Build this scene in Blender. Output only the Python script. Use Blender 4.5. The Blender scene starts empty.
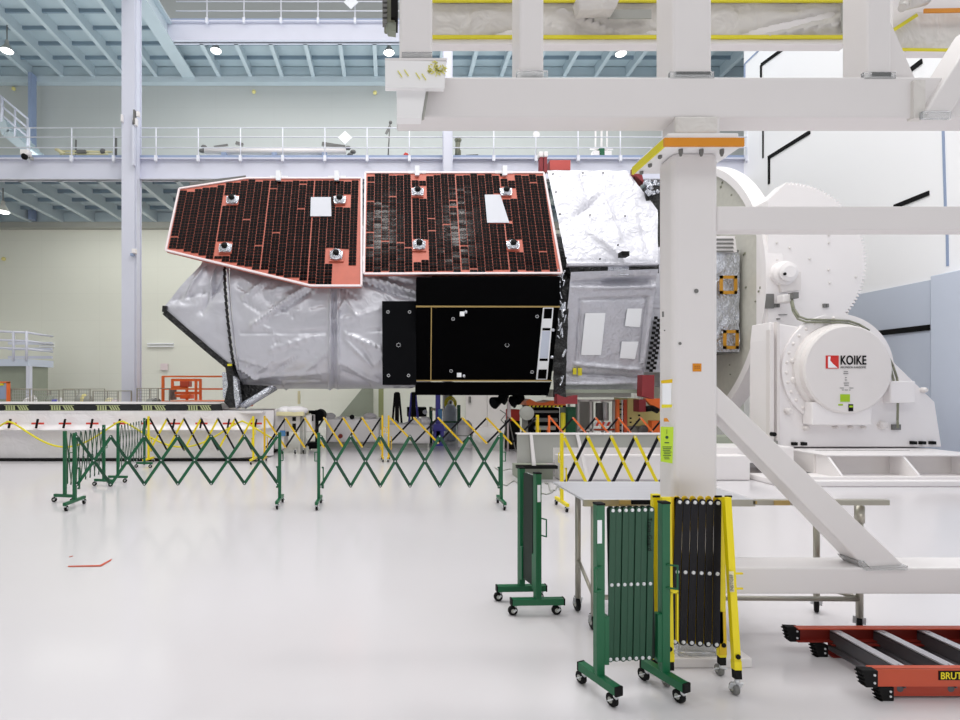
import bpy, bmesh, math, random
from mathutils import Vector, Matrix, noise
random.seed(7)
F, VX, VY, H = 520.0, 390.0, 388.0, 1.6      # focal length in pixels, vanishing point, eye height
C = bpy.context.scene.collection

def W(px, py, Y):                              # point seen at pixel (px,py) at depth Y
    return Vector(((px - VX) * Y / F, Y, H + (VY - py) * Y / F))
def fy(py): return F * H / (py - VY)           # depth of a floor point at image row py
def X_(px, Y): return (px - VX) * Y / F
def Z_(py, Y): return H + (VY - py) * Y / F

# ------------------------------------------------------------------ materials
def lin(c):
    return tuple(((v / 255) / 12.92 if v / 255 <= .04045 else ((v / 255 + .055) / 1.055) ** 2.4) for v in c) + (1.0,)
def new_mat(name):
    m = bpy.data.materials.new(name); m.use_nodes = True
    nt = m.node_tree; b = nt.nodes['Principled BSDF']
    return m, nt, b
def paint(name, rgb, rough=.5, metal=0., var=.04, scale=4., bump=0., bscale=40., spec=.5, emit=0., stretch=None, detail=4.):
    m, nt, b = new_mat(name); N, L = nt.nodes, nt.links
    b.inputs['Roughness'].default_value = rough; b.inputs['Metallic'].default_value = metal
    b.inputs['Specular IOR Level'].default_value = spec
    tc = N.new('ShaderNodeTexCoord'); mp = N.new('ShaderNodeMapping')
    L.new(tc.outputs['Object'], mp.inputs['Vector'])
    if stretch: mp.inputs['Scale'].default_value = stretch
    nz = N.new('ShaderNodeTexNoise'); nz.inputs['Scale'].default_value = scale; nz.inputs['Detail'].default_value = detail
    L.new(mp.outputs['Vector'], nz.inputs['Vector'])
    mx = N.new('ShaderNodeMixRGB'); c = lin(rgb)
    mx.inputs['Color1'].default_value = tuple(max(0, v * (1 - var)) for v in c[:3]) + (1,)
    mx.inputs['Color2'].default_value = tuple(min(1, v * (1 + var)) for v in c[:3]) + (1,)
    L.new(nz.outputs['Fac'], mx.inputs['Fac']); L.new(mx.outputs['Color'], b.inputs['Base Color'])
    if bump:
        n2 = N.new('ShaderNodeTexNoise'); n2.inputs['Scale'].default_value = bscale; n2.inputs['Detail'].default_value = 5
        L.new(mp.outputs['Vector'], n2.inputs['Vector'])
        bp = N.new('ShaderNodeBump'); bp.inputs['Strength'].default_value = bump; bp.inputs['Distance'].default_value = .02
        L.new(n2.outputs['Fac'], bp.inputs['Height']); L.new(bp.outputs['Normal'], b.inputs['Normal'])
    if emit:
        b.inputs['Emission Color'].default_value = c; b.inputs['Emission Strength'].default_value = emit
    return m
def foil(name, rgb, rough, metal, strength, scale, var=.1, dist=.12):
    """crumpled blanket foil: sharp creases from distorted cell distances plus soft folds"""
    m, nt, b = new_mat(name); N, L = nt.nodes, nt.links
    b.inputs['Roughness'].default_value = rough; b.inputs['Metallic'].default_value = metal
    tc = N.new('ShaderNodeTexCoord')
    nz = N.new('ShaderNodeTexNoise'); nz.inputs['Scale'].default_value = scale * .5; nz.inputs['Detail'].default_value = 3
    L.new(tc.outputs['Object'], nz.inputs['Vector'])
    mixv = N.new('ShaderNodeMixRGB'); mixv.inputs['Fac'].default_value = .35
    L.new(tc.outputs['Object'], mixv.inputs['Color1']); L.new(nz.outputs['Color'], mixv.inputs['Color2'])
    vo = N.new('ShaderNodeTexVoronoi'); vo.feature = 'F1'; vo.inputs['Scale'].default_value = scale
    L.new(mixv.outputs['Color'], vo.inputs['Vector'])
    add = N.new('ShaderNodeMath'); add.operation = 'ADD'
    n2 = N.new('ShaderNodeTexNoise'); n2.inputs['Scale'].default_value = scale * 1.7; n2.inputs['Detail'].default_value = 2; n2.inputs['Distortion'].default_value = 1.5
    L.new(tc.outputs['Object'], n2.inputs['Vector'])
    L.new(vo.outputs['Distance'], add.inputs[0]); L.new(n2.outputs['Fac'], add.inputs[1])
    bp = N.new('ShaderNodeBump'); bp.inputs['Strength'].default_value = strength; bp.inputs['Distance'].default_value = dist
    L.new(add.outputs[0], bp.inputs['Height']); L.new(bp.outputs['Normal'], b.inputs['Normal'])
    mx = N.new('ShaderNodeMixRGB'); c = lin(rgb)
    mx.inputs['Color1'].default_value = tuple(v * (1 - var) for v in c[:3]) + (1,)
    mx.inputs['Color2'].default_value = tuple(min(1, v * (1 + var)) for v in c[:3]) + (1,)
    L.new(n2.outputs['Fac'], mx.inputs['Fac']); L.new(mx.outputs['Color'], b.inputs['Base Color'])
    return m

M = {}
M['floor'] = paint('white epoxy floor', (211, 208, 211), .16, var=.03, scale=.5, spec=.5)
def wall_mat(name, rgb):
    m = paint(name, rgb, .55, var=.03, scale=.35)
    nt = m.node_tree; N, L = nt.nodes, nt.links; b = N['Principled BSDF']
    tc = N.new('ShaderNodeTexCoord'); mp = N.new('ShaderNodeMapping'); mp.inputs['Rotation'].default_value = (math.radians(90), 0, 0)
    L.new(tc.outputs['Object'], mp.inputs['Vector'])
    br = N.new('ShaderNodeTexBrick'); br.inputs['Scale'].default_value = 1; br.inputs['Brick Width'].default_value = 2.4; br.inputs['Row Height'].default_value = 1.1
    br.inputs['Mortar Size'].default_value = .012; br.offset = 0
    br.inputs['Color1'].default_value = br.inputs['Color2'].default_value = (1, 1, 1, 1); br.inputs['Mortar'].default_value = (.965, .965, .965, 1)
    L.new(mp.outputs['Vector'], br.inputs['Vector'])
    mu = N.new('ShaderNodeMixRGB'); mu.blend_type = 'MULTIPLY'; mu.inputs['Fac'].default_value = 1
    old = b.inputs['Base Color'].links[0].from_socket
    L.new(old, mu.inputs['Color1']); L.new(br.outputs['Color'], mu.inputs['Color2']); L.new(mu.outputs['Color'], b.inputs['Base Color'])
    return m
M['wall'] = wall_mat('cream panel wall', (226, 227, 217))
M['wall_up'] = wall_mat('grey panel wall', (190, 193, 191))
M['wall_white'] = paint('white smooth wall', (250, 250, 253), .45, var=.015, scale=.4)
M['teal'] = paint('teal deck steel', (188, 203, 210), .5, var=.08, scale=1.5)
M['teal_dk'] = paint('dark teal steel', (138, 156, 170), .5, var=.06, scale=1.5)
M['teal_lt'] = paint('pale teal steel', (196, 209, 216), .5, var=.05, scale=1.5)
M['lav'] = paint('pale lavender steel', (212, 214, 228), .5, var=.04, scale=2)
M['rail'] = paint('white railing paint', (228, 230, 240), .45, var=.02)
M['lav_dk'] = paint('dark lavender steel', (150, 165, 195), .5, var=.05, scale=2)  # darker, bluer lavender for joints, rear column and brackets
M['bluepanel'] = paint('pale blue panel', (200, 208, 224), .5, var=.03, scale=.6)
M['black'] = paint('black rubber', (9, 9, 10), .6, var=.1, spec=.2)
M['blk_gloss'] = paint('black satin radiator film', (2, 2, 3), .6, var=.2, scale=2, spec=.03)
M['blk_mid'] = paint('charcoal radiator film', (9, 10, 13), .6, var=.15, scale=3, spec=.06)
M['frame'] = paint('white painted frame steel', (225, 221, 221), .38, var=.025, scale=2.5, bump=.02, bscale=8)
M['frame_b'] = paint('white gantry plate', (240, 239, 240), .4, var=.02, scale=3)
M['patch_grey'] = paint('pale grey tape patch', (196, 198, 206), .5, var=.01)
M['white'] = paint('gloss white enamel', (238, 234, 234), .35, var=.02, scale=2)
M['white2'] = paint('warm white enamel', (226, 221, 219), .4, var=.03, scale=2)
M['patch'] = paint('white tape patch', (240, 242, 246), .5, var=.01)
M['grey'] = paint('light grey steel', (166, 167, 161), .45, var=.05, scale=3)
M['greyd'] = paint('mid grey steel', (112, 112, 110), .45, var=.08, scale=5)
M['beige'] = paint('speckled buff plate', (196, 194, 184), .35, var=.12, scale=9, detail=8)
M['green'] = paint('dark green enamel', (12, 94, 58), .38, var=.07, scale=5)
M['green_dk'] = paint('deep green enamel', (14, 70, 46), .42, var=.07, scale=5)
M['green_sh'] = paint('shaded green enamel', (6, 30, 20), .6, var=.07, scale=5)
M['yellow'] = paint('yellow enamel', (236, 216, 8), .38, var=.05, scale=5)
M['yellow_d'] = paint('deep yellow enamel', (222, 184, 4), .4, var=.05, scale=5)
M['blk_slat'] = paint('black slat enamel', (20, 19, 25), .4, var=.08, scale=5, spec=.2)
M['rivet'] = paint('bright steel', (215, 217, 220), .3, .3, var=.05)
M['steel'] = paint('brushed stainless', (216, 216, 220), .4, .7, var=.06, scale=3, stretch=(1, 12, 1), bump=.08, bscale=3)
M['tube'] = paint('stainless tube', (176, 172, 160), .3, .7, var=.08, scale=6)
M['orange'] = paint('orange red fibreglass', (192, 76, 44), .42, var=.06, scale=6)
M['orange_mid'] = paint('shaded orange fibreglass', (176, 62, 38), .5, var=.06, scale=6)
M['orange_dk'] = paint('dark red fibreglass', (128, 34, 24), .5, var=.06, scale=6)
M['alu'] = paint('ribbed aluminium', (196, 196, 202), .3, .5, var=.06, scale=10)
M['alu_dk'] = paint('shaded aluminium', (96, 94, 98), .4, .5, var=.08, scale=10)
M['liftorange'] = paint('lift orange', (236, 112, 48), .45, var=.06, scale=4)
M['red'] = paint('warm red', (216, 66, 52), .5, var=.05, scale=4)
M['redflat'] = paint('faded red cover', (196, 84, 78), .5, var=.06, scale=6)
M['redcover'] = paint('dull red cover', (138, 44, 50), .5, var=.06, scale=6)
M['salmon'] = paint('copper orange film', (188, 94, 74), .45, var=.14, scale=6)
M['pinkedge'] = paint('pale pink edge tape', (226, 212, 214), .4, var=.04)
M['cell'] = paint('black solar cell glass', (3, 2, 4), .14, var=.4, scale=6, spec=.05, bump=.10, bscale=2.2)
M['foil'] = foil('matt silver blanket', (208, 208, 216), .33, .42, .22, 1.3, .04, .07)
M['foil_fine'] = foil('fine crumpled silver blanket', (196, 196, 204), .34, .5, .5, 5., .08, .045)
M['foil_white'] = foil('white blanket', (222, 222, 230), .32, .15, .5, 2.4, .03, .10)
M['foil_shiny'] = foil('bright crumpled foil', (205, 208, 216), .2, .85, .8, 7., .15, .04)
M['foil_dark'] = foil('black crumpled blanket', (9, 9, 12), .4, .0, .9, 6., .3, .05)
M['gold'] = paint('gold tape', (196, 140, 40), .35, .3, var=.1)
M['amber'] = paint('amber tape', (216, 138, 24), .4, var=.07, scale=6)
M['residue'] = paint('pale yellow residue', (222, 216, 110), .6, var=.1)
M['ytape'] = paint('yellow tape', (226, 214, 40), .5, var=.06, scale=6)
M['plastic'] = foil('milky wrapped plastic sheet', (214, 210, 206), .3, 0., .5, 3., .05, .05)
M['tarp'] = foil('white tarpaulin', (236, 233, 235), .5, 0., .3, 2.2, .02, .06)
M['blue'] = paint('violet blue plastic', (88, 84, 190), .45, var=.07, scale=6)
M['bluesq'] = paint('blue label', (90, 150, 205), .5, var=.05)
M['cream'] = paint('cream enamel', (226, 218, 176), .5, var=.05, scale=4)
M['lemon'] = paint('pale lemon enamel', (226, 214, 140), .5, var=.06, scale=4)
M['olive'] = paint('olive green paint', (150, 156, 110), .5, var=.06, scale=4)
M['lime'] = paint('lime notice', (190, 224, 50), .5, var=.04)
M['limeg'] = paint('green sticker', (160, 196, 20), .5, var=.04)
M['logored'] = paint('logo red', (206, 38, 30), .5, var=.03)
M['brown'] = paint('dull tan tape', (176, 150, 90), .5, var=.08)
M['cable'] = paint('grey green cable', (128, 130, 112), .5, var=.08)
M['lamp'] = paint('lit lamp lens', (255, 255, 255), .4, emit=6.)
M['greygreen'] = paint('grey green panel', (146, 152, 138), .5, var=.08, scale=3)
m, nt, b = new_mat('clear acrylic')
b.inputs['Base Color'].default_value = (.92, .94, .95, 1); b.inputs['Roughness'].default_value = .08; b.inputs['Transmission Weight'].default_value = .85
nz = nt.nodes.new('ShaderNodeTexNoise'); nz.inputs['Scale'].default_value = 30
bp = nt.nodes.new('ShaderNodeBump'); bp.inputs['Strength'].default_value = .2
nt.links.new(nz.outputs['Fac'], bp.inputs['Height']); nt.links.new(bp.outputs['Normal'], b.inputs['Normal'])
M['clear'] = m

# ------------------------------------------------------------------ mesh helpers
def BM(): return bmesh.new()
def box(bm, x0, x1, y0, y1, z0, z1):
    vs = [bm.verts.new((x, y, z)) for z in (z0, z1) for y in (y0, y1) for x in (x0, x1)]
    for f in ((0, 2, 3, 1), (4, 5, 7, 6), (0, 1, 5, 4), (2, 6, 7, 3), (0, 4, 6, 2), (1, 3, 7, 5)):
        bm.faces.new([vs[i] for i in f])
    return bm
def prism(bm, pts, vec):
    pts = [Vector(p) for p in pts]; vec = Vector(vec)
    a = [bm.verts.new(p) for p in pts]; c = [bm.verts.new(p + vec) for p in pts]
    n = len(a)
    bm.faces.new(a); bm.faces.new(c[::-1])
    for i in range(n): bm.faces.new((a[i], c[i], c[(i + 1) % n], a[(i + 1) % n]))
    return bm
def frame_of(d, up=None):
    d = d.normalized(); up = Vector(up) if up is not None else (Vector((0, 0, 1)) if abs(d.z) < .95 else Vector((0, 1, 0)))
    s = d.cross(up).normalized(); u = s.cross(d).normalized()
    return s, u
def bar(bm, p0, p1, w, h, up=None):
    p0, p1 = Vector(p0), Vector(p1); s, u = frame_of(p1 - p0, up)
    q = [s * (a * w / 2) + u * (b_ * h / 2) for a, b_ in ((-1, -1), (1, -1), (1, 1), (-1, 1))]
    return prism(bm, [p0 + v for v in q], p1 - p0)
def tube(bm, p0, p1, r, seg=10, r1=None):
    p0, p1 = Vector(p0), Vector(p1); s, u = frame_of(p1 - p0); r1 = r if r1 is None else r1
    A, B = [], []
    for i in range(seg):
        t = 2 * math.pi * i / seg; v = s * math.cos(t) + u * math.sin(t)
        A.append(bm.verts.new(p0 + v * r)); B.append(bm.verts.new(p1 + v * r1))
    for i in range(seg):
        f = bm.faces.new((A[i], A[(i + 1) % seg], B[(i + 1) % seg], B[i])); f.smooth = seg > 7
    bm.faces.new(A[::-1]); bm.faces.new(B)
    return bm
def pipe(bm, pts, r, seg=8):
    for a, c in zip(pts, pts[1:]): tube(bm, a, c, r, seg)
    for p in pts[1:-1]: ball(bm, p, r, 6)
    return bm
def ball(bm, p, r, seg=10, sc=(1, 1, 1)):
    d = bmesh.ops.create_uvsphere(bm, u_segments=seg, v_segments=max(4, seg // 2), radius=r, matrix=Matrix.Translation(Vector(p)) @ Matrix.Diagonal((*sc, 1)))
    for v in d['verts']:
        for f in v.link_faces: f.smooth = True
    return bm
def lathe(bm, c, axis, prof, seg=48, smooth=True):
    """prof = [(r, t)]: rings of radius r at distance t along the axis"""
    c = Vector(c); axis = Vector(axis).normalized(); s, u = frame_of(axis); rings = []
    for r, t in prof:
        o = c + axis * t
        rings.append([bm.verts.new(o + (s * math.cos(2 * math.pi * i / seg) + u * math.sin(2 * math.pi * i / seg)) * max(r, 1e-4)) for i in range(seg)])
    for A, B in zip(rings, rings[1:]):
        for i in range(seg):
            bm.faces.new((A[i], A[(i + 1) % seg], B[(i + 1) % seg], B[i]))
    bm.faces.new(rings[0][::-1]); bm.faces.new(rings[-1])
    return bm

OFF = {}
def link(name, data, parent):
    o = bpy.data.objects.new(name, data); C.objects.link(o)
    if parent is not None: o.parent = parent
    return o
def obj(name, bm, mat, parent=None, bevel=0., seg=2, keepnorm=False):
    if not keepnorm: bmesh.ops.recalc_face_normals(bm, faces=bm.faces)
    me = bpy.data.meshes.new(name); bm.to_mesh(me); bm.free()
    mm = M[mat] if isinstance(mat, str) else mat
    me.materials.append(mm)
    o = link(name, me, parent)
    if bevel:
        md = o.modifiers.new('edge', 'BEVEL'); md.width = bevel; md.segments = seg; md.limit_method = 'ANGLE'; md.angle_limit = math.radians(40)
    return o
ROOTS = []
def thing(name, label, cat, group=None, loc=None, rot=0.):
    o = bpy.data.objects.new(name, None); C.objects.link(o); o.empty_display_size = .1
    o['label'] = label; o['category'] = cat
    if group: o['group'] = group
    if loc is not None: o.location = loc; o.rotation_euler = (0, 0, rot)
    else: ROOTS.append(o)
    return o
def tag(o, label, cat, group=None):
    o['label'] = label; o['category'] = cat
    if group: o['group'] = group
    ROOTS.append(o); return o
def struct(name, bm, mat, parent=None, **k):
    o = obj(name, bm, mat, parent, **k)
    if parent is None: o['kind'] = 'structure'
    return o
def struct_root(name):
    o = bpy.data.objects.new(name, None); C.objects.link(o); o['kind'] = 'structure'; return o
def text(name, body, mat, parent, origin, xdir, zdir, size, sx=1., ext=.002, off=0., align='LEFT', spacing=1.):
    cu = bpy.data.curves.new(name, 'FONT'); cu.body = body; cu.size = size; cu.extrude = ext; cu.offset = off
    cu.align_x = align; cu.space_character = spacing
    cu.materials.append(M[mat])
    tmp = bpy.data.objects.new(name, cu); C.objects.link(tmp); bpy.context.view_layer.update()
    me = bpy.data.meshes.new_from_object(tmp.evaluated_get(bpy.context.evaluated_depsgraph_get())); bpy.data.objects.remove(tmp); me.name = name
    if not me.materials: me.materials.append(M[mat])
    o = link(name, me, parent)
    xd = Vector(xdir).normalized(); zd = Vector(zdir).normalized(); nd = xd.cross(zd)
    m = Matrix((xd * sx, zd, nd)).transposed().to_4x4(); m.translation = Vector(origin)
    o.matrix_basis = m
    return o

# ------------------------------------------------------------------ the setting
BW = 21.5; LW = -17.0; RW = 11.5; CORN = 16.9
struct('floor', box(BM(), LW - .3, 22, -3, BW + .3, -.2, 0), 'floor')
struct('wall_back', box(BM(), LW - .3, 22, BW, BW + .3, 0, 8.36), 'wall')
struct('wall_back_upper', box(BM(), LW - .3, 22, BW, BW + .3, 8.36, 18), 'wall_up')
struct('wall_left', box(BM(), LW - .3, LW, -3, BW, 0, 18), 'wall')
struct('wall_right', box(BM(), RW, RW + .4, -3, CORN, 0, 18), 'wall_white')
struct('wall_far_right', box(BM(), 21.7, 22, CORN, BW, 0, 18), 'wall_white')

def WR(px, py, X=RW - .012):
    Y = X * F / (px - VX); return Vector((X, Y, H + (VY - py) * Y / F))
tr = struct_root('trim_1')
bm = BM()
for a, c, w in (((761, 80), (761, 65), .06), ((761, 65), (783, 49), .10), ((763, 130), (763, 158), .04), ((810, 132), (768, 158), .11), ((769, 157), (769, 184), .07), ((929, 193), (894, 207), .10), ((905, 74), (922, 61), .11)):
    bar(bm, WR(*a), WR(*c), .03, w, up=(0, 0, 1) if a[0] != c[0] else (0, 1, 0))
struct('panel_joint', bm, 'black', tr)
bm = BM()
for a, c, w in (((744.6, 80), (744.6, 64), .05), ((744.6, 64), (759, 50), .05), ((943, 128), (946, 232), .04), ((947, 232), (947.5, 266), .04)):
    bar(bm, WR(*a), WR(*c), .02, w, up=(0, 1, 0) if abs(a[0] - c[0]) < 4 else (0, 0, 1))
struct('blue_joint', bm, 'lav_dk', tr)
# pale blue cladding low on the right wall
Y0, Y1 = RW * F / (850 - VX), RW * F / (932 - VX)
bm = BM()
prism(bm, [(RW - .04, Y0, 0), (RW - .04, Y1, 0), (RW - .04, Y1, Z_(280, Y1)), (RW - .04, Y0, Z_(280, Y1))], (.06, 0, 0))
struct('trim_2', bm, 'bluepanel')
zj = Z_(326, Y1)
struct('trim_3', box(BM(), RW - .07, RW - .03, Y1, Y0, zj - .09, zj + .03), 'black')
Yb = 11.2 * F / (930 - VX)
bm = box(BM(), 11.2, RW, 3, Yb, 0, Z_(276, Yb))
struct('trim_4', bm, 'bluepanel', bevel=.02)
struct('trim_5', box(BM(), 11.17, 11.2, 9, 9.04, 0, Z_(276, Yb)), 'lav')

# columns
def column(name, px0, px1, Y):
    r = struct_root(name)
    x0, x1 = X_(px0, Y), X_(px1, Y); d = x1 - x0; x1 -= .06
    bm = box(BM(), x0, x1, Y, Y + .03, 0, 17); box(bm, x0, x1, Y + d - .03, Y + d, 0, 17)
    box(bm, (x0 + x1) / 2 - .1, (x0 + x1) / 2 + .17, Y + .03, Y + d - .03, 0, 17)
    struct('column_flange', bm, 'lav', r)
    return r
c1 = column('column_front', 121.5, 136.5, 16.45)
bm = box(BM(), X_(134.6, 16.5), X_(136.6, 16.5), 16.5, 16.7, 0, 17)
box(bm, X_(135, 16.5), X_(137, 16.5), 16.3, 16.44, 8.6, 10)
struct('column_conduit', bm, 'lav', c1)
column('column_middle', 443.5, 453, 16.45)
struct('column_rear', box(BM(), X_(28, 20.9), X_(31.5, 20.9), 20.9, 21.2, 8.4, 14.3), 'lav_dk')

# decks
def deck(name, x0, x1, yf, yb, zu, ztop, fascia=True, xs=None):
    r = struct_root(name)
    struct('deck_plate', box(BM(), x0, x1, yf + .15, yb, zu + .45, zu + .6), 'teal', r)
    bm = BM(); bm2 = BM()
    x = xs
    while x < x1:
        if x > x0:
            box(bm, x - .03, x + .03, yf + .1, yb - .05, zu + .05, zu + .45)
            box(bm, x - .075, x + .075, yf + .1, yb - .05, zu, zu + .05)
        x += 1.28
    struct('joist', bm, 'teal_lt', r)
    y = yb - .9
    while y > yf + .5:
        box(bm2, x0, x1, y - .03, y + .03, zu + .32, zu + .45); y -= .85
    struct('stringer', bm2, 'teal_dk', r)
    struct('ledger_beam', box(BM(), x0, x1, yb - .25, yb - .02, zu + .02, zu + .42), 'teal', r)
    struct('ledger_ledge', box(BM(), x0, x1, yb - .3, yb - .02, zu - .22, zu + .02), 'teal_lt' if zu > 10 else 'grey', r)
    if fascia:
        bm = box(BM(), x0, x1, yf, yf + .06, zu, ztop); box(bm, x0, x1, yf - .12, yf + .15, ztop - .04, ztop); box(bm, x0, x1, yf - .1, yf + .15, zu, zu + .04)
        struct('fascia_beam', bm, 'lav', r)
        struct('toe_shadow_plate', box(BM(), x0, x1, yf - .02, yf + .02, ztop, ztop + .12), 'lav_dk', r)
    return r
xs0 = X_(97.5, BW) - 1.28 * 10
deck('ceiling_lower_gallery', LW, 17, 16.9, BW, 8.36, 9.04, xs=xs0)
deck('ceiling_upper_gallery', -8.2, 17, 19.1, BW, 14.3, 15.04, xs=xs0 - .0)
deck('ceiling_upper_deck', LW, -8.2, 11, BW, 14.3, 15.04, fascia=False, xs=xs0)
ed = struct_root('trim_6')
bm = box(BM(), -8.45, -7.95, 11, BW - .1, 14.25, 14.3); box(bm, -8.23, -8.17, 11, BW - .1, 14.3, 15.0); box(bm, -8.4, -8.0, 11, BW - .1, 14.96, 15.04)
struct('edge_beam', bm, 'teal_lt', ed)

def railing(name, label, x0, x1, Y, z0, step, xst, h=.94, mat='rail', group=None):
    r = thing(name, label, 'railing', group)
    bm = BM()
    for k in (1.0, .68, .32): tube(bm, (x0, Y, z0 + h * k), (x1, Y, z0 + h * k), .02, 8)
    obj('rail', bm, mat, r)
    x = xst
    while x < x1:
        if x > x0:
            bm = tube(BM(), (x, Y, z0 - .18), (x, Y, z0 + h), .02, 8)
            box(bm, x - .045, x + .045, Y - .05, Y + .02, z0 - .14, z0 + .04)
            obj('post', bm, mat, r)
        x += step
    return r
st = 42.2 * 16.75 / F
railing('gallery_railing', 'long pale lavender pipe railing along the lower gallery edge', X_(0, 16.75) - 3, 17, 16.75, 9.04, st, X_(29.5, 16.75) - st * 3)
st = 37 * 18.95 / F
railing('gallery_railing', 'pale pipe railing on the upper gallery at the top of the picture', -7.8, 17, 18.95, 15.04, st, X_(170, 18.95))

# stair with pipe rails at far left between the galleries
r = thing('gallery_stair', 'pale blue stair with sloping pipe rails at the far left gallery', 'stair')
Y = 18.6
bm = BM()
for dy in (0, 9, 18): tube(bm, W(-14, 84 + dy, Y), W(28, 119 + dy, Y), .035)
tube(bm, W(2, 97, Y), W(2, 122, Y), .05); tube(bm, W(15, 108, Y), W(15, 138, Y), .035); tube(bm, W(27.5, 118, Y), W(27.5, 155, Y), .035)
obj('handrail', bm, 'lav', r)
bm = BM(); pts = [W(-12, 106, Y), W(0, 118, Y), W(6, 133, Y), W(27, 150, Y)]
for a, c in zip(pts, pts[1:]): bar(bm, a, c, .06, .28); bar(bm, a + Vector((0, 1.2, 0)), c + Vector((0, 1.2, 0)), .06, .28)
obj('stringer', bm, 'teal_lt', r)
bm = BM()
for i in range(9):
    p = W(-8, 112, Y).lerp(W(27, 149, Y), i / 8); box(bm, p.x - .12, p.x + .12, Y, Y + 1.2, p.z - .02, p.z + .02)
obj('tread', bm, 'teal', r)

# railed landing low at left
r = thing('railed_landing', 'grey blue railed landing over a grey green cabinet by the left wall', 'platform')
Y = 18.5
bm = BM()
for py in (332.5, 341, 349): tube(bm, W(-25, py - 2, Y), W(27, py, Y), .04); tube(bm, W(27, py, Y), W(27, py, Y) + Vector((0, 1.4, 0)), .04)
for py in (340, 346, 355): box(bm, X_(-20, Y), X_(27, Y), Y + 1.35, Y + 1.42, Z_(py, Y) - .05, Z_(py, Y) + .05)
obj('rail', bm, 'lav', r)
bm = BM()
for px in (-12, 13.5, 26.5): tube(bm, W(px, 331, Y), W(px, 361, Y), .045)
obj('post', bm, 'lav', r)
obj('deck_edge', box(BM(), X_(-25, Y), X_(28, Y), Y, Y + 1.4, Z_(366, Y), Z_(359, Y)), 'bluepanel', r)
obj('support_leg', box(BM(), X_(26, Y), X_(29.5, Y), Y, Y + .15, 0, Z_(366, Y)), 'lav', r)
obj('cabinet_panel', box(BM(), X_(-25, Y), X_(25.8, Y), Y + .2, Y + 1.2, 0, Z_(366, Y)), 'greygreen', r)

# ------------------------------------------------------------------ lamps under the decks
for px, py, Y, lab in ((7, 50, 18.2, 'round lit high bay lamp at the far left under the upper deck'), (216, 50, 19.6, 'round lit high bay lamp under the upper gallery right of the column'),
                  (389, 52, 19.6, 'round lit high bay lamp beside the white T shaped gantry head'), (621, 53, 19.6, 'round lit high bay lamp seen between two gantry posts'),
                  (3, 211, 17.6, 'round lit lamp under the lower gallery at the left edge')):
    r = thing('pendant_lamp', lab, 'lamp', 'round lamps under the galleries')
    p = W(px, py, Y); top = 14.3 if py < 100 else 8.36
    bm = lathe(BM(), p, (0, 0, 1), [(.21, -.03), (.2, .0), (.12, .12), (.07, .2), (.05, .34)], 20); obj('lamp_shade', bm, 'grey', r)
    obj('lens', lathe(BM(), p, (0, 0, 1), [(.05, -.07), (.17, -.055), (.2, -.02)], 20), 'lamp', r)
    obj('stem', tube(BM(), p + Vector((0, 0, .3)), (p.x, p.y, top), .02), 'greyd', r)

# ------------------------------------------------------------------ small things on the gallery
def loose(name, bm, mat, label, cat, group=None, bevel=0.): return tag(obj(name, bm, mat, None, bevel), label, cat, group)
r = thing('crane_tube', 'long white tube with dark fittings lying on the lower gallery', 'tube')
Y = 17.3; z = Z_(151.5, Y)
obj('pipe', tube(BM(), (X_(205, Y), Y, z), (X_(346, Y), Y, z), .11, 16), 'white', r)
bm = BM()
for px, py in ((202, 151), (204, 147), (348, 148), (353, 152), (350, 155)): ball(bm, W(px, py, Y), .09, 8, (1.2, 1, .8))
bar(bm, W(214, 147, Y), W(228, 145, Y), .05, .06); bar(bm, W(322, 144, Y), W(345, 147.5, Y), .08, .12); bar(bm, W(236, 143, Y), W(243, 145, Y), .08, .1)
obj('end_fitting', bm, 'greyd', r)
bm = BM()
for px in (225, 275, 325): box(bm, X_(px, Y) - .08, X_(px, Y) + .08, Y - .15, Y + .15, 9.02, z - .09)
obj('cradle', bm, 'lav_dk', r)
r = thing('pipe_rack', 'low rack of thin pale pipes on the gallery left of the column', 'rack'); Y = 17.4
bm = BM(); tube(bm, W(58, 151, Y), W(112, 152, Y), .035); tube(bm, W(60, 154, Y), W(108, 154.5, Y), .035); tube(bm, W(56, 149, Y), W(64, 154, Y), .06)
obj('pipe', bm, 'cream', r); bm = BM(); box(bm, X_(78, Y), X_(87, Y), Y - .1, Y + .1, Z_(154, Y), Z_(151, Y)); ball(bm, W(103, 151.5, Y), .1, 8); tube(bm, W(76, 140, Y), (X_(75.5, Y), Y, 9.05), .03); tube(bm, W(116, 138, Y), W(116, 158, Y), .04)
obj('bracket', bm, 'greyd', r)
for px, lab in ((26, 'white dome camera at the left end of the gallery railing'),):
    r = thing('dome_camera', lab, 'camera'); Y = 16.5
    bm = box(BM(), X_(22, Y), X_(30.5, Y), Y - .12, Y + .1, Z_(156, Y), Z_(150.5, Y)); obj('housing', bm, 'white', r, .04); obj('lens', ball(BM(), W(24.5, 156.5, Y - .06), .1, 10), 'black', r); obj('wall_mount', box(BM(), X_(26, Y), X_(28, Y), Y + .1, 16.77, Z_(157, Y), Z_(154, Y)), 'grey', r)
for px, py, Y, lab in ((345, 137.5, 16.6, 'white diamond sign hung on the lower gallery railing'), (351, 2, 18.8, 'white diamond sign at the top edge on the upper gallery railing')):
    s = 7.2 * Y / F; p = W(px, py, Y)
    tag(obj('diamond_sign', prism(BM(), [p + Vector((-s, 0, 0)), p + Vector((0, 0, -s * .95)), p + Vector((s, 0, 0)), p + Vector((0, 0, s * .95))], (0, .03, 0)), M['patch']), lab, 'sign')
Y = 17.0
bm = tube(BM(), W(390, 122, Y), W(388, 158, Y), .02); ball(bm, W(390.5, 122.5, Y), .06, 8); bar(bm, W(390, 126, Y), W(386, 134, Y), .04, .08)
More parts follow.
